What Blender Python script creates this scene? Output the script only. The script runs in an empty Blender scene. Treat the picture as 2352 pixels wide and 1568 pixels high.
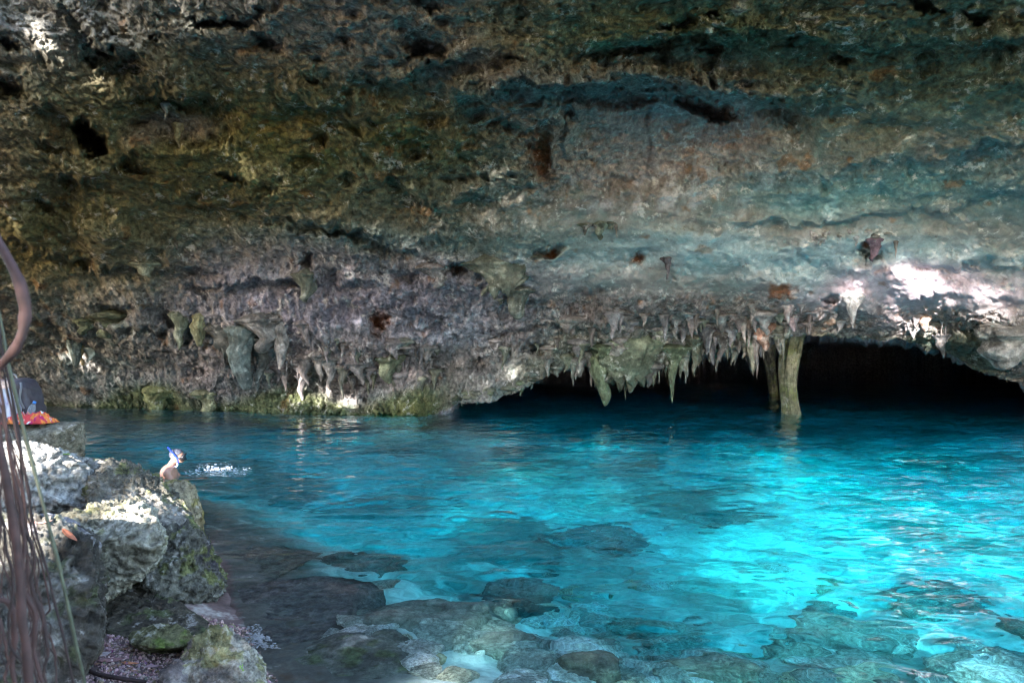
import bpy, bmesh, math, random
import numpy as np
from mathutils import Vector, Matrix, Quaternion
from mathutils.bvhtree import BVHTree

random.seed(7); RNG = np.random.default_rng(7)
S = bpy.context.scene
COL = S.collection
CAMH = 1.9; FOC = 1568.0; U0 = 1176.0; V0 = 804.0      # real lens of 24 mm on 36 mm film, eye 1.9 m above the water
SUN_EL = math.radians(17); SUN_AZ = math.radians(22)    # sun stands behind the photographer, to the left
TRAVEL = np.array([math.sin(SUN_AZ)*math.cos(SUN_EL), math.cos(SUN_AZ)*math.cos(SUN_EL), -math.sin(SUN_EL)])

# ------------------------------------------------------------------ noise
def _hash(ix, iy, iz, seed):
    h = (ix.astype(np.int64)*374761393 + iy.astype(np.int64)*668265263 + iz.astype(np.int64)*2147483647 + seed*1274126177) & 0xffffffff
    h = ((h ^ (h >> 13)) * 1274126177) & 0xffffffff
    h = ((h ^ (h >> 16)) * 2246822519) & 0xffffffff
    return ((h ^ (h >> 15)) & 0xffffff) / float(0xffffff)
def vnoise(p, seed=0):
    i = np.floor(p).astype(np.int64); f = p - i
    f = f*f*f*(f*(f*6-15)+10)
    r = 0
    for dx in (0, 1):
        wx = f[:, 0] if dx else 1-f[:, 0]
        for dy in (0, 1):
            wy = f[:, 1] if dy else 1-f[:, 1]
            for dz in (0, 1):
                wz = f[:, 2] if dz else 1-f[:, 2]
                r = r + wx*wy*wz*_hash(i[:, 0]+dx, i[:, 1]+dy, i[:, 2]+dz, seed)
    return r*2-1
ROT = np.array([[0.0, .8, .6], [-.8, .36, -.48], [-.6, -.48, .64]])
def fbm(p, oct=4, seed=0, gain=.5, lac=2.03, ridged=False):
    a = 1; s = 0; q = p.copy(); n = 0
    for k in range(oct):
        v = vnoise(q, seed+k*17)
        if ridged: v = 1-2*np.abs(v)
        s = s + a*v; n += a; a *= gain; q = (q @ ROT.T)*lac + 3.7
    return s/n
def worley(p, seed=0):
    """distance to the nearest of scattered points"""
    i = np.floor(p).astype(np.int64); best = np.full(len(p), 9.0)
    for dx in (-1, 0, 1):
        for dy in (-1, 0, 1):
            for dz in (-1, 0, 1):
                c = i + np.array([dx, dy, dz])
                o = np.stack([_hash(c[:, 0], c[:, 1], c[:, 2], seed+k*91) for k in range(3)], 1)
                best = np.minimum(best, ((c+o-p)**2).sum(1))
    return np.sqrt(best)
def sstep(a, b, x):
    t = np.clip((x-a)/(b-a), 0, 1); return t*t*(3-2*t)

# ------------------------------------------------------------------ helpers
def P(u, v, d):
    return np.array([(u-U0)/FOC*d, d, CAMH+(V0-v)/FOC*d])
def tag(o, label=None, cat=None, group=None, kind=None):
    if label: o['label'] = label
    if cat: o['category'] = cat
    if group: o['group'] = group
    if kind: o['kind'] = kind
    return o
def empty(name, loc, label=None, cat=None, group=None):
    o = bpy.data.objects.new(name, None); COL.objects.link(o); o.location = loc; o.empty_display_size = .1
    return tag(o, label, cat, group)
def mesh_np(name, V, F, mat, parent=None, smooth=True, colors=None, loops4=True):
    me = bpy.data.meshes.new(name)
    V = np.asarray(V, np.float32); F = np.asarray(F, np.int32); k = F.shape[1]
    me.vertices.add(len(V)); me.vertices.foreach_set('co', V.ravel())
    me.loops.add(F.size); me.loops.foreach_set('vertex_index', F.ravel())
    me.polygons.add(len(F)); me.polygons.foreach_set('loop_start', np.arange(len(F), dtype=np.int32)*k)
    try: me.polygons.foreach_set('loop_total', np.full(len(F), k, np.int32))
    except Exception: pass
    me.update(calc_edges=True); me.validate()
    if smooth: me.polygons.foreach_set('use_smooth', np.ones(len(me.polygons), bool))
    if colors is not None:
        a = me.color_attributes.new('Pigment', 'FLOAT_COLOR', 'POINT')
        c = np.ones((len(V), 4), np.float32); c[:, :np.shape(colors)[-1]] = colors; a.data.foreach_set('color', c.ravel())
    me.materials.append(mat)
    o = bpy.data.objects.new(name, me); COL.objects.link(o)
    if parent is not None:
        o.parent = parent
        o.matrix_parent_inverse = Matrix.Translation(parent.location).inverted()
    return o
def grid_faces(nr, nc):
    a = np.arange(nr*nc).reshape(nr, nc)
    return np.stack([a[:-1, :-1].ravel(), a[:-1, 1:].ravel(), a[1:, 1:].ravel(), a[1:, :-1].ravel()], 1)
def bm_obj(name, bm, mat, parent=None, smooth=True):
    me = bpy.data.meshes.new(name); bm.to_mesh(me); bm.free()
    if smooth: me.polygons.foreach_set('use_smooth', np.ones(len(me.polygons), bool))
    me.materials.append(mat)
    o = bpy.data.objects.new(name, me); COL.objects.link(o)
    if parent is not None:
        o.parent = parent; o.matrix_parent_inverse = Matrix.Translation(parent.location).inverted()
    return o

# ------------------------------------------------------------------ materials
def new_mat(name):
    m = bpy.data.materials.new(name); m.use_nodes = True
    nt = m.node_tree; b = nt.nodes['Principled BSDF']
    return m, nt, b
def N(nt, t, **kw):
    n = nt.nodes.new(t)
    for k, v in kw.items():
        if k in n.inputs.keys(): n.inputs[k].default_value = v
        else: setattr(n, k, v)
    return n
def plain(name, rgb, rough=.6, vary=.25, scale=8, **kw):
    m, nt, b = new_mat(name)
    tc = N(nt, 'ShaderNodeTexCoord'); no = N(nt, 'ShaderNodeTexNoise', Scale=scale, Detail=5.0)
    nt.links.new(tc.outputs['Object'], no.inputs['Vector'])
    r = N(nt, 'ShaderNodeValToRGB')
    r.color_ramp.elements[0].position = .3; r.color_ramp.elements[1].position = .7
    r.color_ramp.elements[0].color = tuple(c*(1-vary) for c in rgb)+(1,); r.color_ramp.elements[1].color = tuple(min(1, c*(1+vary)) for c in rgb)+(1,)
    nt.links.new(no.outputs['Fac'], r.inputs['Fac']); nt.links.new(r.outputs['Color'], b.inputs['Base Color'])
    b.inputs['Roughness'].default_value = rough
    for k, v in kw.items(): b.inputs[k].default_value = v
    return m
def stone_mat(name, fine=14.0, bump=.5, dist=.03, rough=.85, speck=(.55, .52, .5), speck_amt=.25, dark=.45, contrast=1.0):
    """limestone: pigment from the mesh, broken up by fine mottling, pores, white calcite crumbs"""
    m, nt, b = new_mat(name); L = nt.links.new
    at = N(nt, 'ShaderNodeVertexColor', layer_name='Pigment')
    tc = N(nt, 'ShaderNodeTexCoord')
    n1 = N(nt, 'ShaderNodeTexNoise', Scale=fine, Detail=8.0, Roughness=.68)
    n2 = N(nt, 'ShaderNodeTexNoise', Scale=fine*3.7, Detail=5.0, Roughness=.7)
    n3 = N(nt, 'ShaderNodeTexNoise', Scale=fine*.28, Detail=6.0, Roughness=.6)
    vo = N(nt, 'ShaderNodeTexVoronoi', Scale=fine*1.3)
    for n in (n1, n2, n3, vo): L(tc.outputs['Object'], n.inputs['Vector'])
    mr = N(nt, 'ShaderNodeMapRange'); mr.inputs['From Min'].default_value = .34; mr.inputs['From Max'].default_value = .66
    mr.inputs['To Min'].default_value = 1-dark*contrast; mr.inputs['To Max'].default_value = 1+.45*contrast
    L(n1.outputs['Fac'], mr.inputs['Value'])
    mr2 = N(nt, 'ShaderNodeMapRange'); mr2.inputs['From Min'].default_value = .3; mr2.inputs['From Max'].default_value = .7
    mr2.inputs['To Min'].default_value = .72; mr2.inputs['To Max'].default_value = 1.25
    L(n2.outputs['Fac'], mr2.inputs['Value'])
    mu = N(nt, 'ShaderNodeMath', operation='MULTIPLY'); L(mr.outputs[0], mu.inputs[0]); L(mr2.outputs[0], mu.inputs[1])
    lm = N(nt, 'ShaderNodeMix'); lm.data_type = 'FLOAT'; L(at.outputs['Alpha'], lm.inputs[0]); lm.inputs[2].default_value = 1.0; L(mu.outputs[0], lm.inputs[3])
    vm = N(nt, 'ShaderNodeVectorMath', operation='SCALE'); L(at.outputs['Color'], vm.inputs[0]); L(lm.outputs[0], vm.inputs['Scale'])
    # calcite crumbs
    ad = N(nt, 'ShaderNodeMath', operation='MULTIPLY'); L(n3.outputs['Fac'], ad.inputs[0]); L(n1.outputs['Fac'], ad.inputs[1])
    sp = N(nt, 'ShaderNodeMapRange'); sp.inputs['From Min'].default_value = .31; sp.inputs['From Max'].default_value = .37
    sp.inputs['To Min'].default_value = 0; sp.inputs['To Max'].default_value = speck_amt; L(ad.outputs[0], sp.inputs['Value'])
    mx = N(nt, 'ShaderNodeMixRGB'); L(sp.outputs[0], mx.inputs['Fac']); L(vm.outputs[0], mx.inputs['Color1']); mx.inputs['Color2'].default_value = speck+(1,)
    # iron rust flecks in the pores
    rn = N(nt, 'ShaderNodeTexNoise', Scale=fine*.6, Detail=4.0, Roughness=.7); 
    mp = N(nt, 'ShaderNodeMapping'); mp.inputs['Location'].default_value = (7, 3, 1); L(tc.outputs['Object'], mp.inputs['Vector']); L(mp.outputs[0], rn.inputs['Vector'])
    rr = N(nt, 'ShaderNodeMapRange'); rr.inputs['From Min'].default_value = .63; rr.inputs['From Max'].default_value = .72; rr.inputs['To Min'].default_value = 0; rr.inputs['To Max'].default_value = .55
    L(rn.outputs['Fac'], rr.inputs['Value'])
    mx2 = N(nt, 'ShaderNodeMixRGB'); L(rr.outputs[0], mx2.inputs['Fac']); L(mx.outputs[0], mx2.inputs['Color1']); mx2.inputs['Color2'].default_value = (.10, .055, .03, 1)
    L(mx2.outputs[0], b.inputs['Base Color'])
    b.inputs['Roughness'].default_value = rough; b.inputs['Specular IOR Level'].default_value = .3
    hs = N(nt, 'ShaderNodeMath', operation='MULTIPLY_ADD'); L(n2.outputs['Fac'], hs.inputs[0]); hs.inputs[1].default_value = .35; L(n1.outputs['Fac'], hs.inputs[2])
    hv = N(nt, 'ShaderNodeMath', operation='MULTIPLY_ADD'); L(vo.outputs['Distance'], hv.inputs[0]); hv.inputs[1].default_value = .35; L(hs.outputs[0], hv.inputs[2])
    bp = N(nt, 'ShaderNodeBump', Strength=bump, Distance=dist); sb = N(nt, 'ShaderNodeMath', operation='MULTIPLY'); sb.inputs[1].default_value = bump; L(at.outputs['Alpha'], sb.inputs[0]); L(sb.outputs[0], bp.inputs['Strength']); L(hv.outputs[0], bp.inputs['Height']); L(bp.outputs[0], b.inputs['Normal'])
    return m
M_CAVE = stone_mat('cave_limestone', fine=8.0, bump=1.0, dist=.08, speck_amt=.6, dark=.62, contrast=1.05)
M_ROCK = stone_mat('shore_limestone', fine=18, bump=1.0, dist=.035, speck_amt=.5, dark=.7, contrast=1.1)
M_SUNK = stone_mat('wet_limestone', fine=14, bump=1.0, dist=.035, speck_amt=.12, dark=.6)
M_BED = stone_mat('lake_bed_sand', fine=3.0, bump=.5, dist=.05, speck=(.8, .78, .7), speck_amt=.4, dark=.35)
M_STAL = stone_mat('dripstone', fine=7, bump=.8, dist=.05, speck_amt=.35)
M_PEB = stone_mat('gravel_stone', fine=40, bump=.4, dist=.004, speck_amt=.6)

# ------------------------------------------------------------------ cave shell
UK = np.array([-500, 0, 300, 700, 1200, 1800, 2352, 2900.])
VK = np.array([-420, -150, 0, 200, 400, 540, 620, 700, 780, 850, 930, 1000.])
DK = np.array([
 [10.5, 11.2, 10.6, 8.2, 7.6, 7.6, 7.4, 7.2],
 [11.3, 11.7, 11.2, 9.8, 9.4, 9.3, 8.8, 8.2],
 [11.9, 12.1, 11.8, 11.0, 10.8, 10.6, 9.8, 9.0],
 [12.9, 13.2, 13.2, 13.0, 12.6, 12.8, 11.2, 10.0],
 [14.3, 15.0, 15.2, 15.2, 15.0, 14.4, 12.8, 11.2],
 [15.5, 17.2, 17.4, 17.2, 16.6, 15.4, 14.0, 12.4],
 [16.5, 18.4, 18.6, 18.2, 17.5, 16.3, 14.8, 13.2],
 [17.5, 19.6, 19.5, 18.9, 18.6, 17.4, 15.6, 14.0],
 [18.5, 21.0, 20.4, 19.3, 19.4, 19.0, 16.8, 15.0],
 [19.5, 22.4, 21.3, 20.0, 19.9, 20.0, 18.2, 16.0],
 [20.5, 23.6, 22.6, 20.8, 19.6, 20.8, 19.0, 17.0],
 [21.0, 24.0, 23.0, 20.9, 19.4, 21.0, 19.4, 17.5]])
def _cub(xk, x):
    i = np.clip(np.searchsorted(xk, x)-1, 0, len(xk)-2); t = (x-xk[i])/(xk[i+1]-xk[i])
    return i, np.clip(t, 0, 1)
def _cr(p0, p1, p2, p3, t):
    return .5*((2*p1)+(-p0+p2)*t+(2*p0-5*p1+4*p2-p3)*t*t+(-p0+3*p1-3*p2+p3)*t**3)
def depth(u, v):
    iu, tu = _cub(UK, u); iv, tv = _cub(VK, v); rows = []
    nu, nv = len(UK)-1, len(VK)-1
    for o in (-1, 0, 1, 2):
        r = np.clip(iv+o, 0, nv)
        rows.append(_cr(DK[r, np.clip(iu-1, 0, nu)], DK[r, iu], DK[r, iu+1], DK[r, np.clip(iu+2, 0, nu)], tu))
    return _cr(*rows, tv)
RIMK = [(-500, 990), (0, 990), (900, 990), (975, 985), (1000, 955), (1050, 922), (1110, 916), (1180, 897), (1240, 868), (1300, 842), (1400, 836), (1500, 842), (1600, 812),
        (1700, 796), (1790, 772), (1850, 768), (1930, 770), (2010, 776), (2100, 790), (2180, 818), (2260, 856), (2352, 890), (2500, 960), (2600, 990), (2900, 990)]
def rim(u):
    return np.interp(u, [a for a, b in RIMK], [b for a, b in RIMK])
# dents (>0 goes back) and bulges (<0 comes forward): u, v, su, sv, angle, metres, sharpness
FEAT = [
 (200, 318, 17, 40, -.5, 1.6, 4), (222, 345, 17, 20, -.2, 1.5, 4), (182, 292, 26, 12, .5, 1.0, 4), (22, 200, 40, 20, .35, .8, 3), (150, 295, 60, 22, .3, .5, 2),
 (500, 48, 52, 9, .05, .4, 3), (545, 45, 30, 10, .1, .5, 3),
 (860, 200, 60, 30, .2, .3, 2), (710, 205, 60, 28, .15, -.35, 2), (980, 110, 45, 22, .3, .4, 3),
 (1010, 120, 60, 50, 0, .25, 2), (1430, 110, 110, 14, -.15, .45, 3),
 (400, 280, 125, 52, .05, .75, 3), (400, 232, 110, 10, .08, .35, 3),
 (1490, 330, 215, 120, .1, .95, 3), (1400, 225, 130, 22, .03, .8, 3), (1600, 245, 40, 16, .5, 1.0, 3), (1650, 268, 45, 14, .3, .8, 3), (1245, 330, 24, 60, .1, .6, 3),
 (1290, 280, 14, 70, 0, .4, 3), (1380, 190, 300, 24, .02, -.45, 2), (1150, 215, 70, 38, .2, -.5, 2), (1850, 215, 160, 40, .1, -.35, 2),
 (1850, 260, 150, 20, .12, .3, 2), (900, 425, 30, 12, 0, .5, 3), (600, 425, 35, 12, 0, .3, 3), (230, 535, 70, 45, .2, -.7, 2), (60, 520, 80, 55, .2, -.8, 2), (330, 560, 60, 30, .2, -.5, 2),
 (760, 535, 170, 10, .18, .35, 3), (870, 570, 60, 14, .25, .3, 3),
 (1260, 572, 40, 10, -.05, .6, 4), (1462, 597, 22, 12, 0, .45, 3), (1610, 520, 60, 12, .0, .25, 2), (1700, 485, 240, 26, -.03, .25, 2),
 (1900, 560, 200, 20, -.1, -.2, 2), (1480, 610, 300, 22, .0, .25, 2),
 (865, 740, 28, 26, 0, .55, 3), (800, 715, 60, 28, 0, .4, 3), (265, 715, 35, 16, 0, .7, 4), (440, 765, 20, 22, 0, .6, 4), (370, 770, 16, 14, 0, .6, 4),
 (1340, 705, 36, 34, 0, .4, 3), (620, 790, 120, 50, .1, .6, 3), (230, 820, 160, 40, .05, .7, 3), (380, 850, 150, 40, 0, .5, 2),
 (740, 880, 140, 36, .05, .95, 3), (1050, 800, 90, 40, -.3, .45, 2), (1010, 900, 40, 60, 0, .9, 2),
 (1905, 690, 16, 11, 0, .5, 3), (2130, 690, 120, 34, .1, -.35, 2), (2060, 640, 120, 22, .12, -.3, 2), (1935, 716, 34, 22, 0, .25, 2),
 (1975, 700, 30, 40, .2, -.5, 2), (2010, 575, 26, 20, .3, .6, 3), (1640, 660, 60, 25, 0, .3, 2), (1790, 640, 90, 20, 0, -.3, 2),
 (2200, 740, 120, 22, .15, .5, 2), (2300, 800, 55, 60, .5, -.8, 2), (960, 930, 60, 22, .0, -.5, 2), (800, 945, 160, 10, .02, -.45, 3),
]
LEDGE = [([(1020, 228), (1200, 200), (1380, 194), (1600, 206), (1800, 245), (1920, 275)], .75, 80), ([(540, 508), (760, 525), (900, 560), (1000, 592), (1200, 604)], .40, 30),
 ([(1640, 500), (1900, 508), (2100, 474), (2420, 425)], .28, 60), ([(1480, 602), (1800, 612), (2000, 628), (2200, 604), (2420, 590)], .3, 30), ([(-50, 560), (200, 602), (420, 640), (700, 662), (900, 694)], .5, 50),
 ([(1880, 300), (2050, 268), (2200, 300), (2420, 340)], .25, 40), ([(100, 10), (260, 110), (400, 200), (580, 262)], .6, 60), ([(680, 240), (900, 300), (1080, 335), (1240, 290)], .5, 60),
 ([(880, 838), (1100, 774), (1250, 738), (1420, 765)], .45, 40), ([(1980, 652), (2150, 694), (2420, 700)], .3, 25), ([(280, 430), (600, 474), (900, 452), (1180, 486)], .45, 50), ([(1400, 120), (1700, 70), (2000, 110), (2420, 90)], .5, 60),
 ([(-40, 330), (120, 400), (330, 420)], .5, 50), ([(560, 70), (800, 150), (1000, 170), (1150, 120)], .5, 50), ([(1900, 395), (2100, 372), (2420, 300)], .22, 50)]
def shell():
    us = np.concatenate([np.arange(-420, -40, 12), np.arange(-40, 2400, 2.7), np.arange(2400, 2860, 12)])
    nc = len(us)
    ts = np.concatenate([np.linspace(0, .30, 55, endpoint=False), np.linspace(.30, 1, 400)])   # from lip above the frame down to the rim
    r = rim(us) + 5*vnoise(np.stack([us*.03, us*0, us*0], 1), 5) + 7*vnoise(np.stack([us*.011, us*0, us*0], 1), 6)
    VT = -420.0
    # frame top v=0 should be at t ~ .30
    vv = np.where(ts[:, None] < .30, VT+(0-VT)*(ts[:, None]/.30), (r[None, :])*((ts[:, None]-.30)/.70))
    uu = np.broadcast_to(us[None, :], vv.shape).copy()
    sh = vv.shape; u = uu.ravel(); v = vv.ravel()
    # wavy warping of feature coordinates so outlines are ragged
    q = np.stack([u*.012, v*.012, u*0], 1)
    uw = u+26*fbm(q, 4, 40)+17*fbm(q*5.5, 4, 42, gain=.6); vw = v+20*fbm(q, 4, 41)+15*fbm(q*5.5, 4, 43, gain=.6)
    d = depth(u, v)
    rf = np.random.default_rng(12); extra = []
    for k in range(70):
        fu, fv = rf.uniform(0, 2352), rf.uniform(0, 470)
        if 1250 < fu and fv > 215: continue
        extra.append((fu, fv, rf.uniform(10, 38), rf.uniform(5, 14), rf.uniform(-.4, .6), rf.uniform(.15, .5), 3))
    for k in range(26): extra.append((rf.uniform(100, 1300), rf.uniform(600, 860), rf.uniform(12, 40), rf.uniform(8, 20), rf.uniform(-.3, .3), rf.uniform(.2, .5), 3))
    for (fu, fv, su, sv, an, am, ex) in FEAT+extra:
        du = uw-fu; dv = vw-fv; c, s = math.cos(an), math.sin(an)
        a = (du*c+dv*s)/su; b = (-du*s+dv*c)/sv
        d = d + am*np.exp(-np.power(np.clip(a*a+b*b, 0, 60), ex/2.0))
    for pts, am, fade in LEDGE:
        lu = [a for a, _ in pts]; lv = np.interp(uw, lu, [b for _, b in pts]); e = sstep(lu[0], lu[0]+130, uw)*(1-sstep(lu[-1]-130, lu[-1], uw))
        e = e*np.clip(.62+1.1*fbm(np.stack([u*.006+lu[0], v*.004, u*0], 1), 2, 44), .1, 1.2); t = vw-lv+34*fbm(np.stack([u*.010+lu[0], v*.006, u*0], 1), 3, 45); d = d + am*e*(sstep(-6, 8, t)*np.exp(-np.maximum(t, 0)/fade)-.6*np.exp(-(t+14)**2/(2*16.**2)))
    p = np.stack([(u-U0)/FOC*d, d, CAMH+(V0-v)/FOC*d], 1)
    # big and mid forms
    k_low = sstep(560, 720, v)                      # drip zone: forms stretched vertically
    k_smooth = sstep(1000, 1400, u)*sstep(400, 500, v)*(1-sstep(650, 700, v))*.95+.45*sstep(1150, 1500, u)*sstep(180, 260, v)*(1-sstep(400, 500, v))   # polished, smoother ceiling on the right
    k_smooth = np.maximum(k_smooth, sstep(1750, 1900, u)*sstep(560, 600, v)*(1-sstep(700, 730, v)))
    wp = p + .35*np.stack([fbm(p*1.1, 3, 7), fbm(p*1.1, 3, 8), fbm(p*1.1, 3, 9)], 1)
    n1 = fbm(wp*.42, 3, 11)*.55
    n2 = fbm(wp*1.5, 4, 12)*.30
    n3 = (fbm(wp*5.0, 4, 13, gain=.6, ridged=True)-.1)*.085
    n5 = fbm(p*15, 3, 19, gain=.7, ridged=True)*.045
    pits = np.clip(.34-worley(wp*1.5, 21), 0, 1)*1.3
    pits2 = np.clip(.33-worley(wp*4.2*np.array([1, 1, 1.4]), 22), 0, 1)*.38
    gate = sstep(-.15, .35, fbm(p*.35, 2, 33))
    lay = fbm(p*np.array([.5, .8, 5.5]), 4, 15)*.045            # bedding
    drip = (fbm(p*np.array([3.6, 3.6, .75]), 4, 16, ridged=True))*.16
    drip2 = fbm(p*np.array([9., 9., 1.6]), 3, 17, ridged=True)*.07
    rough = 1-.80*k_smooth
    back = n1*(1-.45*k_smooth) + n2*(1-.55*k_smooth) + (n3+n5)*rough*1.15 + pits*rough*gate*(1-k_low*.6) + pits2*rough*(1-k_low*.5) + lay*(1-k_low) - (drip+drip2)*k_low*(1-k_smooth)
    # the bench of rock along the left waterline
    drop = .07*fbm(p*np.array([3, 3, 3.]), 3, 18)*rough
    ray = p-np.array([0, 0, CAMH]); ray /= np.linalg.norm(ray, axis=1)[:, None]
    p = p + ray*back[:, None]
    p[:, 2] += drop - .09*np.abs(fbm(p*np.array([5, 5, .9]), 3, 29))*k_low*(1-k_smooth)
    # ---------------- pigments; a few also carry bounced light and shade
    qa = fbm(np.stack([u*.006, v*.009, u*0], 1), 4, 50)*60; qb = fbm(np.stack([u*.006, v*.009, u*0], 1), 4, 51)*50
    a, b = u+qa, v+qb
    def blob(cu, cv, su, sv, e=1.0): return np.exp(-np.power(((a-cu)/su)**2+((b-cv)/sv)**2, e))
    base = np.tile(np.array([.215, .21, .20]), (len(u), 1))
    def lay_on(c, w, k=1):
        w = np.clip(w*k, 0, 1)[:, None]; nonlocal base; base = base*(1-w)+np.array(c)*w
    g2 = fbm(p*.9, 4, 60); g3 = fbm(p*3.1, 4, 61); g4 = fbm(p*2.0, 4, 62)
    lay_on((.20, .165, .155), sstep(0, .5, g2), .5)
    lay_on((.145, .20, .195), sstep(0, .5, -g4), .55)
    lay_on((.165, .14, .065), blob(480, 330, 620, 260, 1.5), .9)
    lay_on((.17, .14, .05), blob(800, 330, 330, 110)*sstep(-.2, .3, g2), .7)
    lay_on((.165, .15, .07), blob(100, 560, 220, 130, 1.2), .8)
    lay_on((.36, .30, .27), blob(900, 70, 360, 100, 1.3), .85)
    lay_on((.27, .26, .24), blob(130, 60, 180, 90, 1.2), .7)
    lay_on((.10, .125, .085), blob(2150, 120, 600, 230, 1.4), .85)
    lay_on((.11, .12, .05), blob(1450, 60, 420, 90, 1.2), .7)
    lay_on((.08, .11, .085), blob(850, 400, 330, 60), .5)
    lay_on((.33, .29, .26), blob(400, 285, 120, 45, 2), .85)
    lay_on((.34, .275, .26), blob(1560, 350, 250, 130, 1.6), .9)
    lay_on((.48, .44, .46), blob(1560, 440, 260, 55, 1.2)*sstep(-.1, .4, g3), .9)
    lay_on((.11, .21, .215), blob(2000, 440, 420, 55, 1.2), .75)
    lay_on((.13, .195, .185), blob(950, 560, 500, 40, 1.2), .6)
    lay_on((.35, .405, .42), blob(1800, 590, 600, 55, 1.5), .85)  # teal push stands in for light bounced up from the water
    lay_on((.46, .39, .44), blob(2130, 670, 320, 55, 1.5), .9)  # lilac push, bounced light tinted into the rock colour as well
    lay_on((.26, .24, .30), blob(820, 690, 480, 110, 1.5), .75)
    lay_on((.42, .42, .48), blob(1010, 745, 170, 28, 1.5)*sstep(-.4, .2, g3), .9)
    lay_on((.20, .165, .175), blob(700, 840, 400, 60, 1.5), .6)
    lay_on((.105, .12, .05), sstep(885, 930, b)*(1-sstep(1000, 1100, a)), .8)
    lay_on((.17, .165, .07), sstep(920, 950, b)*blob(930, 950, 90, 50), .8)
    lay_on((.21, .175, .18), blob(1650, 730, 420, 60, 1.5), .5)
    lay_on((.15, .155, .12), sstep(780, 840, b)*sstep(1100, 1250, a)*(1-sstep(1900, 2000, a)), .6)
    # calcite crusts and ochre spots
    lay_on((.55, .52, .51), sstep(.34, .5, g3*.6+g2*.4)*sstep(-.1, .4, fbm(p*.33, 3, 65)), .8)
    lay_on((.20, .10, .045), sstep(.40, .6, fbm(p*1.9, 4, 66)), .55)
    for (cu, cv, w, h) in ((870, 735, 26, 24), (1245, 350, 24, 60), (1462, 597, 18, 10), (1265, 575, 16, 8), (1800, 655, 30, 14), (2010, 560, 14, 14)):
        lay_on((.17, .065, .03), np.exp(-(((uw-cu)/w)**2+((vw-cv)/h)**2)**2), .9)
    lay_on((.05, .035, .045), np.exp(-(((u-1491-4*np.sin(v*.06))/5)**2+((v-310)/100)**4)), .5)
    lay_on((.085, .10, .075), sstep(752, 775, v+.4*qb)*sstep(1850, 1900, u)*(1-sstep(2250, 2330, u)), .8)  # darker green strip paints in the dimness under the right arch
    base = base*(1+.28*g3[:, None])
    lum = base.mean(1)[:, None]; base = lum+(base-lum)*1.3
    base = np.clip(base, .015, .75)
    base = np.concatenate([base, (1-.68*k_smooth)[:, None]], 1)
    p = p.reshape(sh+(3,)); base = base.reshape(sh+(4,))
    # ---------------- behind the rim: the low gallery on the right, or straight down into the water on the left
    last = p[-1]; rows = [p]; cols = [base]
    g = sstep(985, 1080, us)*(1-sstep(2480, 2600, us))
    for k, s in enumerate(np.concatenate([np.linspace(.02, .3, 12), np.linspace(.36, 1, 34)])):
        q = last.copy()
        dirx = last[:, 0]/last[:, 1]
        # gallery: back to 44 m, roof rising a little, then down below the water
        far = sstep(0, .8, np.full(nc, s))*26
        gy = last[:, 1]+far+.25*s
        gx = dirx*(last[:, 1]+far)
        gz = last[:, 2]+ (.25*np.sin(min(1, s/.25)*math.pi/2)) - sstep(.72, 1.0, np.array([s]))[0]*13 + .0*far
        wy = last[:, 1]+.4*s+1.2*s*s; wx = dirx*wy; wz = last[:, 2]-6.5*s
        q[:, 0] = gx*g+wx*(1-g); q[:, 1] = gy*g+wy*(1-g); q[:, 2] = gz*g+wz*(1-g)
        nn = fbm(q*np.array([1.1, .8, 1.1]), 4, 70)*.35*min(1, s*8)
        q[:, 2] += nn*g - np.clip(fbm(q*np.array([2.5, 1.4, .1]), 3, 71, ridged=True), 0, 1)*.35*g*min(1, s*8); q[:, 1] -= nn*(1-g)
        rows.append(q[None]); cc = np.ones((1, nc, 4)); cc[0, :, :3] = np.array([.36, .31, .33])*(1+.3*vnoise(q*2, 72))[:, None]; cols.append(cc)
    # ---------------- above the lip: outer face and turf on top of the roof
    first = p[0]; up = []; uc = []
    for k, s in enumerate(np.linspace(1, .08, 10)):
        q = first.copy(); dirx = first[:, 0]/first[:, 1]
        q[:, 1] = first[:, 1]-.5*math.sin(min(s*2, 1)*math.pi/2)+ s*s*20; q[:, 0] = first[:, 0]*(q[:, 1]/first[:, 1]); q[:, 2] = first[:, 2]+.9*min(s*2.5, 1)+.1*s
        q[:, 2] += .3*fbm(q*.7, 3, 73)
        up.append(q[None]); uc.append(np.tile(np.array([.10, .11, .06, 1.]), (nc, 1))[None])
    G = np.concatenate(up+rows, 0); C = np.concatenate(uc+cols, 0)
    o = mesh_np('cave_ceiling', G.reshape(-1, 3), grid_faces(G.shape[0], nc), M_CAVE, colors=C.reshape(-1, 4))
    tag(o, 'rough limestone cave roof and wall arching over the pool', None, None, 'structure')
    return o, G, C
cave, G, _C = shell()
WC = _C[::4, ::4]; _GF = grid_faces(*WC.shape[:2])
_bv = BVHTree.FromPolygons([tuple(x) for x in G[::4, ::4].reshape(-1, 3).tolist()], grid_faces(*G[::4, ::4].shape[:2]).tolist())
_CC = None
def wallcol(u, v):
    d = Vector(((u-U0)/FOC, 1, (V0-v)/FOC)).normalized(); h = _bv.ray_cast(Vector((0, 0, CAMH)), d)
    if h[2] is None: return np.array([.18, .17, .15])
    return WC[..., :3].reshape(-1, 3)[_GF[h[2]][0]]
def hit(u, v):
    """where the sight line through the photo point meets the rock"""
    d = Vector(((u-U0)/FOC, 1, (V0-v)/FOC)).normalized()
    h = _bv.ray_cast(Vector((0, 0, CAMH)), d)
    return h[0] if h[0] is not None else None

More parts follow.
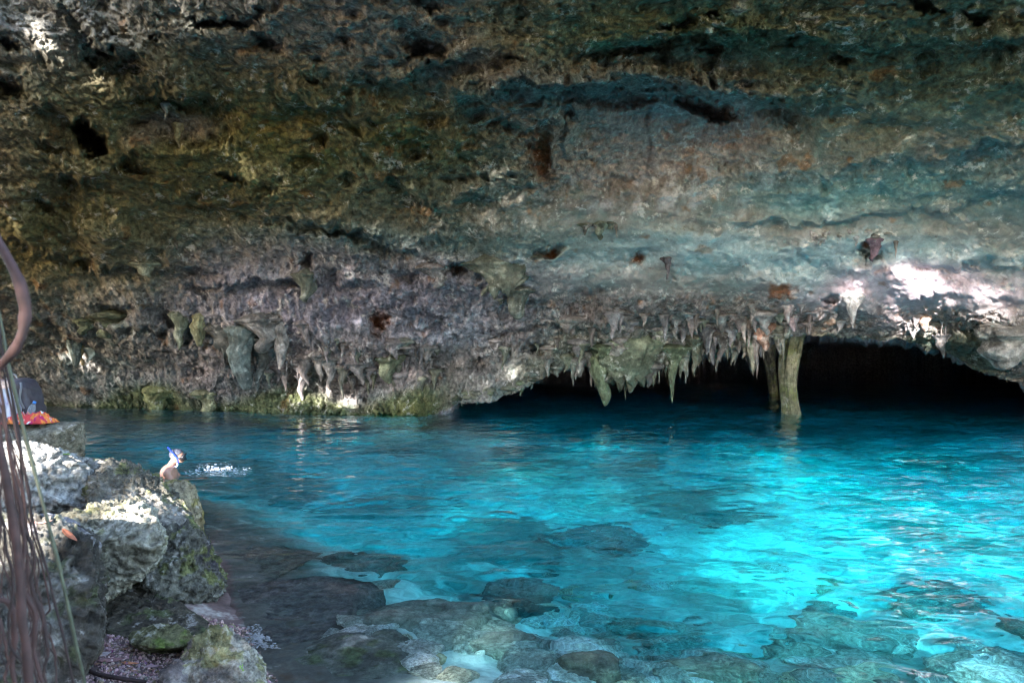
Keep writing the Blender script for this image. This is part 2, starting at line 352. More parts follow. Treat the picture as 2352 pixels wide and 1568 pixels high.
# ------------------------------------------------------------------ lake bed and shore
def shore_x(Y):
    return np.interp(Y, [0, 3.2, 4, 5, 6, 7.2, 9, 12, 16, 24], [-.9, -1.1, -1.45, -2.05, -2.6, -3.35, -4.9, -8.5, -12.5, -17])
def bed_z(X, Y):
    p = np.stack([X, Y, X*0], 1)
    s = X-shore_x(Y)+.25*fbm(p*.9, 3, 80)
    ydep = np.interp(Y, [0, 3, 4, 5, 6.5, 8, 11, 16, 22, 45], [.16, .20, .45, .85, 1.35, 1.7, 2.2, 3.1, 4.4, 6.0])
    shelf = np.interp(s, [0, .35, 1.1, 2.0, 3.5, 6, 40], [0, .10, .28, .65, 1., 1., 1.])
    dep = ydep*shelf
    land = np.interp(-s, [0, .3, 1, 2, 5, 10], [0.0, .10, .18, .4, 1.1, 1.6])
    z = np.where(s > 0, -dep, land)
    amp = np.clip(dep, 0.02, 1)
    z = z+fbm(p*.8, 4, 81)*.30*amp+fbm(p*2.6, 4, 82)*.14*amp*(s > 0)+.014*fbm(p*9, 3, 83)
    # rubble: rounded blocks half sunk in the sand
    w = worley(np.stack([X*.95, Y*.7, X*0+.5], 1), 84); z = z+np.clip(.42-w, 0, 1)*.9*np.clip(amp, 0, .6)*sstep(-.1, .25, fbm(p*.45, 2, 85))
    return z, s
def lake_bed():
    ys = np.concatenate([np.arange(-4, 1.5, .25), 1.5*np.power(50/1.5, np.linspace(0, 1, 420))])
    ts = np.linspace(-1.25, 1.25, 620)
    Yg, Tg = np.meshgrid(ys, ts, indexing='ij'); Xg = Tg*(np.maximum(Yg, 0)+3.0)
    X = Xg.ravel(); Y = Yg.ravel(); z, s = bed_z(X, Y)
    p = np.stack([X, Y, z], 1)
    g1 = fbm(p*1.1, 4, 90); g2 = fbm(p*.35, 3, 91)
    sand = np.array([.80, .80, .75]); rockc = np.array([.16, .18, .16]); c = np.tile(sand, (len(X), 1))
    w = sstep(.02, .35, g1*.6+g2*.7)*.75
    w = np.maximum(w, (1-sstep(.6, 1.9, s))*(s > 0)*sstep(3.45, 3.9, Y))
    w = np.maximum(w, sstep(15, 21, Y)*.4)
    w = w*(1-sstep(-.8, -.5, X)*(1-sstep(3.95, 4.1, Y))*.8)
    c = c*(1-w[:, None])+rockc*w[:, None]
    w2 = (1-sstep(.5, 1.3, s))*(s > 0)*(Y > 3.3); c = c*(1-w2[:, None])+np.array([.12, .115, .105])*w2[:, None]
    c = np.where((s < .05)[:, None], np.array([.15, .10, .095])*(1+.35*g1[:, None]), c)
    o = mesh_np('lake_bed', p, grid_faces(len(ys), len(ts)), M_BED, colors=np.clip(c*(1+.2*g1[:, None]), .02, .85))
    return tag(o, 'pale sandy lake bed rising to the gravel shore', None, None, 'structure')
bed = lake_bed()

# ------------------------------------------------------------------ water
def water_height(X, Y):
    p = np.stack([X, Y, X*0], 1)
    far = np.clip(Y/6, .5, 2.2)
    a = np.stack([X*.55, Y*.8, X*0], 1); warp = .6*fbm(p*.5, 2, 100)
    h = .022*fbm(np.stack([X*.9+warp, Y*1.5+warp, X*0], 1), 2, 101)
    h += .020*fbm(np.stack([X*2.1+warp*1.3, Y*3.0-warp, X*0], 1), 2, 102)
    h += .0078*fbm(np.stack([X*5.2+warp*2, Y*7.5, X*0], 1), 2, 103)
    h += .0020*fbm(np.stack([X*11+warp*3, Y*16-warp, X*0], 1), 2, 104)*sstep(.5, 2.5, X-shore_x(Y))
    calm = 1-.5*(1-sstep(.3, 1.6, X-shore_x(Y)))         # sheltered beside the bank
    return h*calm
def water():
    ys = np.concatenate([np.arange(-4, 2.4, .4), 2.4*np.power(48/2.4, np.linspace(0, 1, 900))])
    ts = np.linspace(-1.1, 1.1, 900)
    Yg, Tg = np.meshgrid(ys, ts, indexing='ij'); Xg = Tg*(np.maximum(Yg, 0)+1.5)
    z = water_height(Xg.ravel(), Yg.ravel()).reshape(Xg.shape)
    V = np.stack([Xg, Yg, z], 2); nr, nc = Xg.shape
    top = V.reshape(-1, 3); F = grid_faces(nr, nc)
    # closed body: border ring copied to -9 m
    ring = np.concatenate([np.arange(nc), np.arange(1, nr)*nc+nc-1, (nr-1)*nc+np.arange(nc-2, -1, -1), np.arange(nr-2, 0, -1)*nc])
    low = top[ring].copy(); low[:, 2] = -9; n0 = len(top)
    allv = np.concatenate([top, low, [[top[ring][:, 0].mean(), 20, -9]]])
    k = len(ring); i = np.arange(k); j = (i+1) % k
    side = np.stack([ring[i], n0+i, n0+j, ring[j]], 1)
    botf = np.stack([n0+i, np.full(k, n0+k), n0+j], 1)
    me = bpy.data.meshes.new('water')
    tri = np.concatenate([F[:, [0, 1, 2]], F[:, [0, 2, 3]], side[:, [0, 1, 2]], side[:, [0, 2, 3]], botf])
    m, nt, b = new_mat('clear_lake_water'); L = nt.links.new
    nt.nodes.remove(b); out = nt.nodes['Material Output']
    gl = N(nt, 'ShaderNodeBsdfGlass', IOR=1.333, Roughness=0.0); gl.inputs['Color'].default_value = (1, 1, 1, 1)
    L(gl.outputs[0], out.inputs['Surface'])
    va = N(nt, 'ShaderNodeVolumeAbsorption'); va.inputs['Color'].default_value = WATER_COL; va.inputs['Density'].default_value = WATER_DEN
    L(va.outputs[0], out.inputs['Volume'])
    o = mesh_np('water', allv, tri, m)
    bm = bmesh.new(); bm.from_mesh(o.data); bmesh.ops.recalc_face_normals(bm, faces=bm.faces); bm.to_mesh(o.data); bm.free()
    o.data.polygons.foreach_set('use_smooth', np.ones(len(o.data.polygons), bool))
    tag(o, 'clear turquoise water of the cave pool', None, None, 'structure')
    return o
WATER_COL = (.02, .922, .958, 1); WATER_DEN = .95
lake = water()
try:
    lake.is_caustics_caster = True; bed.is_caustics_receiver = True
except Exception as e: print('caustics', e)

# ------------------------------------------------------------------ unseen trees added behind the camera to block and shape the sun
E1 = np.cross(TRAVEL, [0, 0, 1.]); E1 /= np.linalg.norm(E1); E2 = np.cross(E1, TRAVEL)
def sun_uv(p): p = np.asarray(p, float); return p@E1, p@E2
GAPS = []  # openings cut in the added leaves to aim sun at chosen spots
def gap(p, ru, rv, ang=0):
    a, b = sun_uv(p); GAPS.append((a, b, ru, rv, ang))
def gap_hit(u, v, ru, rv, ang=0):
    h = hit(u, v)
    if h is not None: gap(h, ru, rv, ang)
M_LEAF = plain('tree_leaf', (.05, .10, .025), .5, .4, 3)
M_BARK = plain('tree_bark', (.16, .13, .10), .9, .4, 6)
def W(u, v):           # point on the water surface under photo point u, v
    d = CAMH*FOC/(v-V0); return P(u, v, d)
def define_gaps():
    gap_hit(108, 102, .17, .09, -.7); gap_hit(165, 145, .07, .05, -.7)
    for (u, v, r) in ((160, 818, .10), (190, 828, .10), (203, 822, .06)): gap_hit(u, v, r, r)
    gap_hit(715, 912, .42, .22); gap_hit(800, 925, .36, .16); gap_hit(750, 902, .16, .2)
    for (u, v, ru, rv, an) in ((2130, 676, .75, .16, -.3), (2270, 712, .4, .06, -.3), (1935, 712, .2, .05, 0), (1180, 858, .35, .0, .4)): gap_hit(u, v, ru, rv, an)
    # sun on the shore rocks, the bags and the swimmer
    gap(P(40, 1090, 5.4), .08, .08)
    gap(P(290, 1225, 4.2), .20, .12, -.3); gap(P(350, 1240, 4.2), .10, .06)
    gap(P(30, 940, 7.1), .30, .22); gap(P(70, 980, 7), .16, .06)
    gap(P(398, 1062, 10.3), .06, .08); gap(P(490, 1078, 10), .3, .12); gap(P(400, 1120, 7), .12, .1)
    # dapples that fall on the open pool
    for (u, v, ru, rv) in ((1720, 1052, .8, .14), (1875, 1085, .7, .13), (1750, 1150, .4, .10), (2200, 1065, .8, .09), (790, 970, 1.2, .09), (985, 982, .8, .06), (1640, 1035, .4, .05),
                           (2050, 1150, .7, .12), (2150, 1220, .6, .14), (1900, 1240, .6, .12), (2000, 1330, .7, .15), (1650, 1260, .4, .08), (1700, 1370, .5, .12), 
                           (2250, 1330, .4, .1), (620, 1000, .9, .10), (900, 1005, .9, .09), (720, 1140, .4, .10), (1020, 1085, .7, .08), (850, 1190, .35, .09), (560, 1080, .4, .08), (1250, 1020, .8, .08), (1180, 1160, .5, .09), (420, 985, .6, .08), (1900, 1450, .35, .06)):
        gap(W(u, v), ru, rv*(2.6 if v < 1100 else 1.3))
def trees():
    define_gaps()
    n = 120000
    e1 = RNG.uniform(-25, 17, n); e2 = RNG.uniform(-4.0, 12.8, n)+.8*np.sin(e1*.9); t = RNG.uniform(-25, -20, n)
    c = e1[:, None]*E1+e2[:, None]*E2+t[:, None]*TRAVEL
    keep = np.ones(n, bool); rag = 1+.22*vnoise(np.stack([e1*3, e2*3, t*0], 1), 3)
    sz = RNG.uniform(.26, .44, n)
    for (a, b, ru, rv, an) in GAPS:
        da = e1-a; db = e2-b; cc, ss = math.cos(an), math.sin(an)
        x = (da*cc+db*ss)/(ru+.13); y = (-da*ss+db*cc)/(rv+.13)
        keep &= ~(x*x+y*y < rag)
    # loosened part of the added canopy that lets sun onto the open pool
    wa, wb = sun_uv(P(1650, 1200, 7.5)*np.array([1, 1, 0])); xx = (e1-wa+.3)/5.2; yy = (e2-wb-.30)/2.0
    loose = (xx*xx+yy*yy < 1) & ~((e1 < -3.7) & (e2 < 2.5)) & ~((e1 < -2.2) & (e2 < 1.7)) & (e2 < sun_uv([0, 11.5, 0])[1]); keep &= ~(loose & (RNG.random(n) < .97) & (fbm(np.stack([e1*1.1, e2*3.2, e1*0], 1), 2, 9) > -.12) & ~((e1 < -.92) & (e2 > .3) & (e2 < 2.4) & (e1 > -1.75) & (RNG.random(n) < .93)))
    c = c[keep]; sz = sz[keep]; m = len(c)
    ax = RNG.normal(size=(m, 3)); ax /= np.linalg.norm(ax, axis=1)[:, None]
    bx = np.cross(ax, RNG.normal(size=(m, 3))); bx /= np.linalg.norm(bx, axis=1)[:, None]
    k = 9; cx = np.linspace(c[:, 0].min(), c[:, 0].max()+.01, k+1)
    for i in range(k):
        s = (c[:, 0] >= cx[i]) & (c[:, 0] < cx[i+1])
        if s.sum() == 0: continue
        A = ax[s]*sz[s][:, None]*.62; B = bx[s]*sz[s][:, None]*.34; C = c[s]
        V = np.stack([C-A, C+B, C+A, C-B], 1).reshape(-1, 3); F = np.arange(len(V)).reshape(-1, 4)
        mx = (cx[i]+cx[i+1])/2; my = C[:, 1].mean()-1.6
        root = empty('added_shade_tree', (mx, my, 2.2), 'unseen dark green tree added behind the viewpoint to break up the sunlight', 'tree', 'unseen trees added to shape the sunlight')
        mesh_np('crown', V, F, M_LEAF, root, smooth=False)
        bm = bmesh.new(); prev = None
        prof = [(1.6, .42), (3, .28), (6, .23), (9, .19), (13, .12), (17, .05)]
        for z, r in prof:
            ring = [bm.verts.new((mx+.35*math.sin(z*.6+i)+r*math.cos(a), my+.3*math.cos(z*.5+i*2)+r*math.sin(a), z)) for a in np.linspace(0, 2*math.pi, 10, endpoint=False)]
            if prev:
                for q in range(10): bm.faces.new((prev[q], prev[(q+1) % 10], ring[(q+1) % 10], ring[q]))
            prev = ring
        bm_obj('trunk', bm, M_BARK, root)
    # unseen tree added above the left bank to keep it in shade
    n = 9000; D = RNG.normal(size=(n, 3)); D /= np.linalg.norm(D, axis=1)[:, None]; rr = RNG.random(n)**.4
    C = D*rr[:, None]*np.array([2.8, 3.2, .8])+np.array([-4.0, 2.0, 6.4]); A = RNG.normal(size=(n, 3)); A /= np.linalg.norm(A, axis=1)[:, None]; B = np.cross(A, RNG.normal(size=(n, 3))); B /= np.linalg.norm(B, axis=1)[:, None]
    V = np.stack([C-A*.13, C+B*.06, C+A*.13, C-B*.06], 1).reshape(-1, 3)
    root = empty('added_bank_tree', (-7.4, 1.2, .9), 'unseen spreading tree added over the left bank for shade, above the hanging roots', 'tree')
    mesh_np('crown', V, np.arange(len(V)).reshape(-1, 4), M_LEAF, root, smooth=False)
    bm = bmesh.new(); prev = None
    for z, r in ((.2, .5), (1.5, .36), (3, .3), (5, .24), (6.6, .12)):
        ring = [bm.verts.new((-7.4+.45*max(0, z-2.5)+r*math.cos(a), 1.2+.15*z+r*math.sin(a), z)) for a in np.linspace(0, 2*math.pi, 12, endpoint=False)]
        if prev:
            for q in range(12): bm.faces.new((prev[q], prev[(q+1) % 12], ring[(q+1) % 12], ring[q]))
        prev = ring
    bm_obj('trunk', bm, M_BARK, root)
    # the rock bank they grow on
    xs = np.linspace(-32, 26, 160); zs = np.linspace(0, 1, 60)
    Z, X = np.meshgrid(zs, xs, indexing='ij'); Xf = X.ravel(); Zf = Z.ravel()
    y = -9.5+.012*(Xf+3)**2-16*sstep(.8, 1.0, Zf)
    zz = -1+3.2*np.minimum(Zf/.8, 1)
    p = np.stack([Xf, y, zz], 1); p[:, 1] += 1.2*fbm(p*.35, 4, 120)+.3*fbm(p*1.6, 3, 121); p[:, 2] += .4*fbm(p*.5, 3, 122)
    o = mesh_np('rock_bank', p, grid_faces(60, 160)[:, ::-1], M_CAVE, colors=np.tile(np.array([.15, .16, .11]), (len(p), 1))*(1+.4*fbm(p*.8, 4, 123))[:, None])
    tag(o, None, None, None, 'structure')
trees()
# ------------------------------------------------------------------ shore rocks
_ico = {}
def ico(n):
    if n not in _ico:
        bm = bmesh.new(); bmesh.ops.create_icosphere(bm, subdivisions=n, radius=1)
        _ico[n] = (np.array([v.co[:] for v in bm.verts]), np.array([[v.index for v in f.verts] for f in bm.faces])); bm.free()
    return _ico[n]
def hull_radius(pts, dirs, cen, soft=.06):
    bm = bmesh.new()
    for p in pts: bm.verts.new(tuple(p-cen))
    r = bmesh.ops.convex_hull(bm, input=bm.verts); bm.normal_update()
    Nn = []; Dd = []
    for f in bm.faces:
        n = np.array(f.normal[:]); d = float(n@np.array(f.verts[0].co[:]))
        if d < 0: n, d = -n, -d
        Nn.append(n); Dd.append(max(d, .01))
    bm.free()
    Nn = np.array(Nn); Dd = np.array(Dd); dots = dirs@Nn.T
    inv = np.maximum(dots, 1e-4)/Dd[None]                 # 1/r ; the hull is the max
    k = 26.0
    return 1/(np.power((inv**k).sum(1), 1/k))
def pigment(p, base, moss=None, pale=None, dark=None, seed=0, sc=1.0):
    n = len(p); c = np.tile(np.array(base, float), (n, 1))
    g1 = fbm(p*3*sc+seed, 4, 200); g2 = fbm(p*9*sc+seed, 4, 201); g3 = fbm(p*1.7*sc+seed, 3, 202)
    def on(col, w): nonlocal c; w = np.clip(w, 0, 1)[:, None]; c = c*(1-w)+np.array(col)*w
    if dark: on(dark, sstep(.0, .45, g3))
    if pale: on(pale, sstep(-.1, .35, g1+.4*g2))
    if moss: on(moss, sstep(.12, .3, g3*.6+g2*.9)*.8)
    return np.clip(c*(1+.3*g2[:, None]), .015, .8)
ROCK_SURF = []
def rock(name, label, outline, thick=.7, sub=6, amp=.05, pit=.05, base=(.25, .24, .21), moss=None, pale=None, dark=None, seed=0, bulge=.3, back=.85, cat='rock', group='boulders on the left bank', extra=(), strat=0.0):
    pts = [P(*q) for q in outline]; cen = np.mean(pts, 0)
    allp = list(pts)
    eye = np.array([0, 0, CAMH])
    for q in pts: b = cen+(q-cen)*back; b = eye+(b-eye)*(1+thick/b[1]*(1 if b[2] < CAMH else 1)); b[2] -= .03; allp.append(b)
    for q in pts[::2]: f = cen+(q-cen)*.55; allp.append(f-np.array([0, thick*bulge, 0]))
    allp += [np.array(e) for e in extra]
    allp = np.array(allp); cen = allp.mean(0)
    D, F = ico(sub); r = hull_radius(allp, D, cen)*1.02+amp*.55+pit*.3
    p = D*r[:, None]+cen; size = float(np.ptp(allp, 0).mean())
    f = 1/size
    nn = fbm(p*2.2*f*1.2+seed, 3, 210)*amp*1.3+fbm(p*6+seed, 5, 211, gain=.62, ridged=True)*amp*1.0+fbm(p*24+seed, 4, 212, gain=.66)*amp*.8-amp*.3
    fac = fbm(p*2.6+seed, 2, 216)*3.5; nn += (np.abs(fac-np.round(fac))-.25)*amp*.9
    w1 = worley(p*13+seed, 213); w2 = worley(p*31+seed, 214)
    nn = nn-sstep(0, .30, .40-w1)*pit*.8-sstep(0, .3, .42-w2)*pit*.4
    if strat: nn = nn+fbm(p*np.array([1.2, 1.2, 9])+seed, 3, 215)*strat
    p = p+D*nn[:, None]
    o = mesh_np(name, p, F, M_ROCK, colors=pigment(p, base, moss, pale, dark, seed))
    tag(o, label, cat, group)
    ROCK_SURF.append(o)
    return o
PALE = (.50, .48, .44); GREY = (.27, .26, .235); MOSS = (.13, .14, .045); DARK = (.09, .085, .07); BROWN = (.15, .12, .10)
rock('rock_slab', 'flat topped tan rock slab jutting over the water under the backpack', [(-40, 990, 7.0), (60, 984, 7.0), (120, 976, 7.0), (170, 966, 7.0), (194, 968, 7.0), (196, 990, 7.0), (180, 1012, 7), (196, 1050, 7.1), (150, 1085, 7.1), (0, 1080, 7.0), (-60, 1060, 6.9)], .9, 6, .035, .02, (.22, .20, .15), dark=(.12, .12, .09), pale=(.34, .30, .24), seed=1)
rock('boulder', 'jagged white pitted boulder below the rock slab', [(5, 1030, 5.6), (60, 1022, 5.6), (140, 1042, 5.5), (195, 1062, 5.5), (214, 1085, 5.5), (214, 1130, 5.5), (205, 1160, 5.4), (140, 1180, 5.4), (60, 1180, 5.3), (-30, 1170, 5.3), (-40, 1060, 5.4)], .8, 7, .06, .06, (.40, .39, .37), pale=(.48, .47, .46), dark=(.16, .15, .14), seed=2)
rock('boulder', 'long grey green ridge boulder sloping down into the pool', [(205, 1072, 5.7), (245, 1062, 5.7), (300, 1078, 5.7), (365, 1112, 5.6), (425, 1170, 5.5), (450, 1215, 5.4), (430, 1290, 5.1), (330, 1290, 4.9), (215, 1230, 5.2)], .8, 7, .06, .045, (.15, .14, .115), moss=MOSS, pale=(.29, .27, .24), dark=DARK, seed=3)
rock('boulder', 'dark mossy boulder overhanging the shallow water at the pool edge', [(360, 1225, 5.1), (440, 1205, 5.1), (478, 1245, 5.1), (497, 1295, 5.1), (510, 1335, 5.1), (495, 1358, 5.1), (468, 1384, 5.0), (420, 1392, 4.9), (340, 1350, 4.8), (300, 1290, 4.9)], .7, 7, .055, .04, (.15, .145, .12), moss=(.15, .16, .05), dark=(.08, .07, .075), seed=4)
rock('rock_stump', 'upright tan rock stump standing in the water below the swimmer', [(356, 1118, 7.1), (395, 1104, 7.1), (428, 1105, 7.1), (446, 1120, 7.1), (453, 1150, 7.1), (462, 1200, 7.1), (470, 1260, 7.1), (400, 1270, 7.1), (372, 1180, 7.1)], .5, 6, .035, .025, (.27, .21, .11), moss=(.24, .20, .06), dark=(.08, .07, .055), pale=(.36, .30, .2), seed=5)
rock('boulder', 'bright cream pitted boulder with a sharp front edge in the middle of the bank', [(112, 1200, 4.6), (200, 1180, 4.6), (250, 1172, 4.6), (315, 1166, 4.5), (336, 1178, 4.4), (345, 1200, 4.35), (374, 1240, 4.2), (368, 1262, 4.2), (330, 1310, 4.3), (270, 1352, 4.35), (222, 1376, 4.35), (214, 1310, 4.25), (120, 1210, 4.3)], .6, 7, .05, .06, (.28, .26, .20), pale=(.46, .44, .37), moss=(.22, .21, .09), dark=(.17, .16, .12), seed=6, bulge=.18)
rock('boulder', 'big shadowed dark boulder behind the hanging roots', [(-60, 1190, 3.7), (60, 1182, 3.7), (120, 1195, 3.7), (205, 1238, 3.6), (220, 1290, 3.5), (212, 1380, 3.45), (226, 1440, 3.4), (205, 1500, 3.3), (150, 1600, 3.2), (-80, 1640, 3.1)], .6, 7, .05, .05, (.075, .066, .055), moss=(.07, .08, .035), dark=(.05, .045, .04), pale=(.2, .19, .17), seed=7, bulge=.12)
rock('boulder', 'purple grey rubble block in front of the cream boulder', [(60, 1196, 3.75), (110, 1190, 3.8), (160, 1212, 3.8), (206, 1240, 3.75), (205, 1262, 3.7), (150, 1275, 3.6), (80, 1262, 3.6)], .35, 5, .03, .04, (.33, .31, .34), pale=(.5, .48, .5), dark=(.1, .09, .09), seed=8)
rock('rock_ledge', 'low dark brown ledge under the overhanging boulders', [(225, 1345, 4.75), (330, 1348, 4.75), (420, 1395, 4.6), (480, 1425, 4.45), (470, 1462, 4.3), (380, 1470, 4.2), (240, 1450, 4.2)], .6, 6, .04, .02, (.095, .08, .06), moss=(.08, .10, .04), dark=(.07, .06, .05), seed=9, strat=.03)
rock('mossy_stone', 'small flat olive stone with bright moss on the gravel', [(305, 1462, 4.0), (345, 1446, 4.0), (390, 1440, 4.0), (428, 1450, 4.0), (440, 1470, 3.95), (420, 1484, 3.9), (370, 1484, 3.9), (320, 1476, 3.9)], .25, 6, .028, .02, (.17, .16, .08), moss=(.13, .19, .03), seed=10, group=None)
rock('boulder', 'rounded speckled boulder standing on the gravel at the bottom edge', [(412, 1520, 3.65), (445, 1475, 3.7), (485, 1458, 3.72), (520, 1448, 3.72), (548, 1470, 3.72), (580, 1492, 3.7), (606, 1525, 3.65), (606, 1575, 3.6), (580, 1640, 3.5), (430, 1650, 3.4), (400, 1580, 3.5)], .38, 7, .035, .022, (.24, .21, .17), moss=(.22, .21, .08), dark=(.11, .09, .10), pale=(.42, .39, .33), seed=11)
rock('stone', 'wedge shaped brown stone left of the speckled boulder', [(375, 1545, 3.55), (405, 1520, 3.58), (430, 1530, 3.58), (445, 1570, 3.5), (430, 1620, 3.4), (390, 1600, 3.45)], .2, 5, .022, .015, (.20, .16, .15), dark=(.1, .08, .08), pale=(.36, .32, .3), seed=12)
rock('stone', 'upright shadowed stone at the foot of the dark boulder', [(165, 1455, 3.75), (215, 1440, 3.8), (232, 1475, 3.7), (215, 1510, 3.6), (170, 1520, 3.5)], .25, 5, .02, .015, (.15, .12, .09), moss=(.11, .11, .045), seed=13)
# rocks in or under the water, at their real depth
def UW(u, v, dep):
    d = CAMH*FOC/(v-V0); s = P(u, v, d); r = s-np.array([0, 0, CAMH]); h = math.hypot(r[0], r[1]); th = math.atan2(h, CAMH)
    tt = math.asin(math.sin(th)/1.333); k = dep*math.tan(tt)/h
    return s+np.array([r[0]*k, r[1]*k, -dep])
def sunken(name, label, u, v, w, lng, hgt, top, base, seed, yaw=0, sub=6, amp=.05, group='rocks lying under the clear water', moss=None, pale=None, dark=None, strat=.02, tilt=0):
    """a rounded block whose top sits TOP metres under the surface where the sight line u, v meets it"""
    c = UW(u, v, max(top, .0)) if top > 0 else P(u, v, CAMH*FOC/(v-V0))+np.array([0, 0, -top])
    bz = float(bed_z(np.array([c[0]]), np.array([c[1]]))[0][0])
    if name == 'pale_stone': c = UW(u, v, -bz); bz = float(bed_z(np.array([c[0]]), np.array([c[1]]))[0][0]); c[2] = bz+hgt*.8
    hgt = max(hgt, (c[2]-bz)*1.25+.12) if name != 'pale_stone' else hgt
    D, F = ico(sub); rs = np.random.default_rng(seed)
    E = np.sign(D)*np.power(np.abs(D), .72)
    p = E*np.array([w/2, lng/2, hgt/2]); 
    for k in range(7):
        n = rs.normal(size=3); n[2] *= .6; n /= np.linalg.norm(n); cut = (.62+.3*rs.random())*np.sqrt(((n*np.array([w, lng, hgt])/2)**2).sum())
        dd = p@n-cut; p = p-np.where(dd > 0, dd*.85, 0)[:, None]*n
    p[:, 2] += p[:, 0]*tilt
    c_, s_ = math.cos(yaw), math.sin(yaw); p = np.stack([p[:, 0]*c_-p[:, 1]*s_, p[:, 0]*s_+p[:, 1]*c_, p[:, 2]], 1)
    p = p+c-np.array([0, 0, hgt*.42])
    nn = fbm(p*2.0+seed, 3, 220)*(amp*1.2+(.05 if name == 'rock_shelf' else .12)*w)+fbm(p*7+seed, 4, 221, gain=.6, ridged=True)*amp*.8+fbm(p*20+seed, 3, 222)*amp*.4-np.clip(.5-worley(p*9+seed, 223), 0, 1)*amp*.8
    nn += fbm(p*np.array([1.5, 1.5, 10])+seed, 3, 224)*strat
    p = p+D*nn[:, None]
    o = mesh_np(name, p, F, M_ROCK, colors=pigment(p, base, moss, pale, dark, seed)); o.data.materials[0] = M_SUNK; ROCK_SURF.append(o)
    return tag(o, label, 'rock', group)
sunken('rock_shelf', 'dark slate coloured shelf awash beside the overhanging boulder', 650, 1385, 1.75, 1.35, .30, .07, (.13, .125, .125), 31, -.25, dark=(.05, .05, .05), amp=.03)
sunken('rock_shelf', 'mottled grey green shelf awash in front of the dark shelf', 790, 1510, 1.45, .85, .26, .11, (.16, .165, .145), 32, .12, dark=(.06, .06, .06), moss=(.10, .13, .06), amp=.03)
sunken('rock_shelf', 'shadowed shelf at the foot of the overhanging boulder', 560, 1300, 1.3, 1.5, .3, .12, (.11, .115, .10), 33, -.4, amp=.04)
sunken('sunken_rock', 'long layered grey block under the water right of the mottled shelf', 950, 1410, 1.2, .6, .32, .18, (.22, .23, .20), 34, .15, dark=(.12, .13, .12), amp=.03, strat=.05)
sunken('sunken_rock', 'tan rounded rock under the water in front of the layered block', 965, 1500, .34, .2, .2, .14, (.36, .30, .18), 35, -.1, amp=.025, pale=(.45, .4, .28))
sunken('sunken_rock', 'brown striped rock under the water at the bottom edge', 1330, 1520, .5, .3, .26, .16, (.20, .18, .14), 36, .2, amp=.03, dark=(.1, .1, .09), strat=.05)
sunken('sunken_rock', 'flat grey rock between the tan rock and the striped rock', 1150, 1460, .45, .28, .2, .22, (.22, .22, .20), 37, 0, amp=.03)
sunken('sunken_rock', 'dark submerged hump far out beside the ridge boulder', 820, 1290, 1.3, .9, .6, .5, (.20, .22, .20), 38, .1, amp=.07, dark=(.06, .07, .06))
sunken('sunken_rock', 'dark submerged block with a deep blue shadow in the middle of the pool', 1180, 1345, .7, .6, .4, .72, (.17, .20, .2), 39, .3, amp=.05)
sunken('sunken_rock', 'wide dim submerged rock under the open turquoise water', 1375, 1225, 1.5, 1.0, .5, 1.35, (.34, .38, .38), 40, .1, amp=.08)
sunken('sunken_rock', 'angular submerged rock below the bright ripples at right', 1930, 1440, .8, .7, .35, .78, (.26, .30, .29), 41, -.3, amp=.05)
sunken('sunken_rock', 'low green grey rock slab under the water near the right bottom edge', 1600, 1520, .8, .4, .25, .30, (.24, .25, .21), 42, .1, amp=.04, dark=(.13, .14, .12))
sunken('sunken_rock', 'rough grey rock under the water in front of the mottled shelf', 900, 1555, .5, .3, .22, .12, (.22, .22, .21), 43, .1, amp=.035, pale=(.4, .4, .38))
sunken('sunken_rock', 'cracked flat rock under the ripples right of the layered block', 1130, 1400, .5, .4, .3, .34, (.19, .2, .18), 44, .4, amp=.04, dark=(.1, .11, .1))
sunken('sunken_rock', 'far submerged block shimmering near the right edge', 2150, 1370, 1.0, .8, .4, 1.1, (.24, .28, .27), 45, .2, amp=.06)
sunken('sunken_rock', 'submerged boulder among pale sand below the big sun patch', 1690, 1180, 1.3, .9, .4, 1.8, (.30, .34, .33), 46, .5, amp=.07)
for i, (u, v, w, dep) in enumerate(((1370, 1345, .16, .5), (1730, 1490, .12, .45), (1780, 1425, .13, .5), (1800, 1335, .18, .6), (1110, 1500, .12, .3), (1480, 1440, .14, .45))):
    sunken('pale_stone', ('white stone on the lake bed below the wide dim rock', 'small white stone near the low green grey slab', 'white stone right of the low green grey slab', 'white slab shaped stone in the turquoise shallows', 'small pale stone beside the tan rock', 'pale stone left of the low green grey slab')[i], u, v, w, w*.8, w*.5, dep, (.70, .70, .66), 60+i, i*.7, 4, .012, group='white stones on the lake bed')

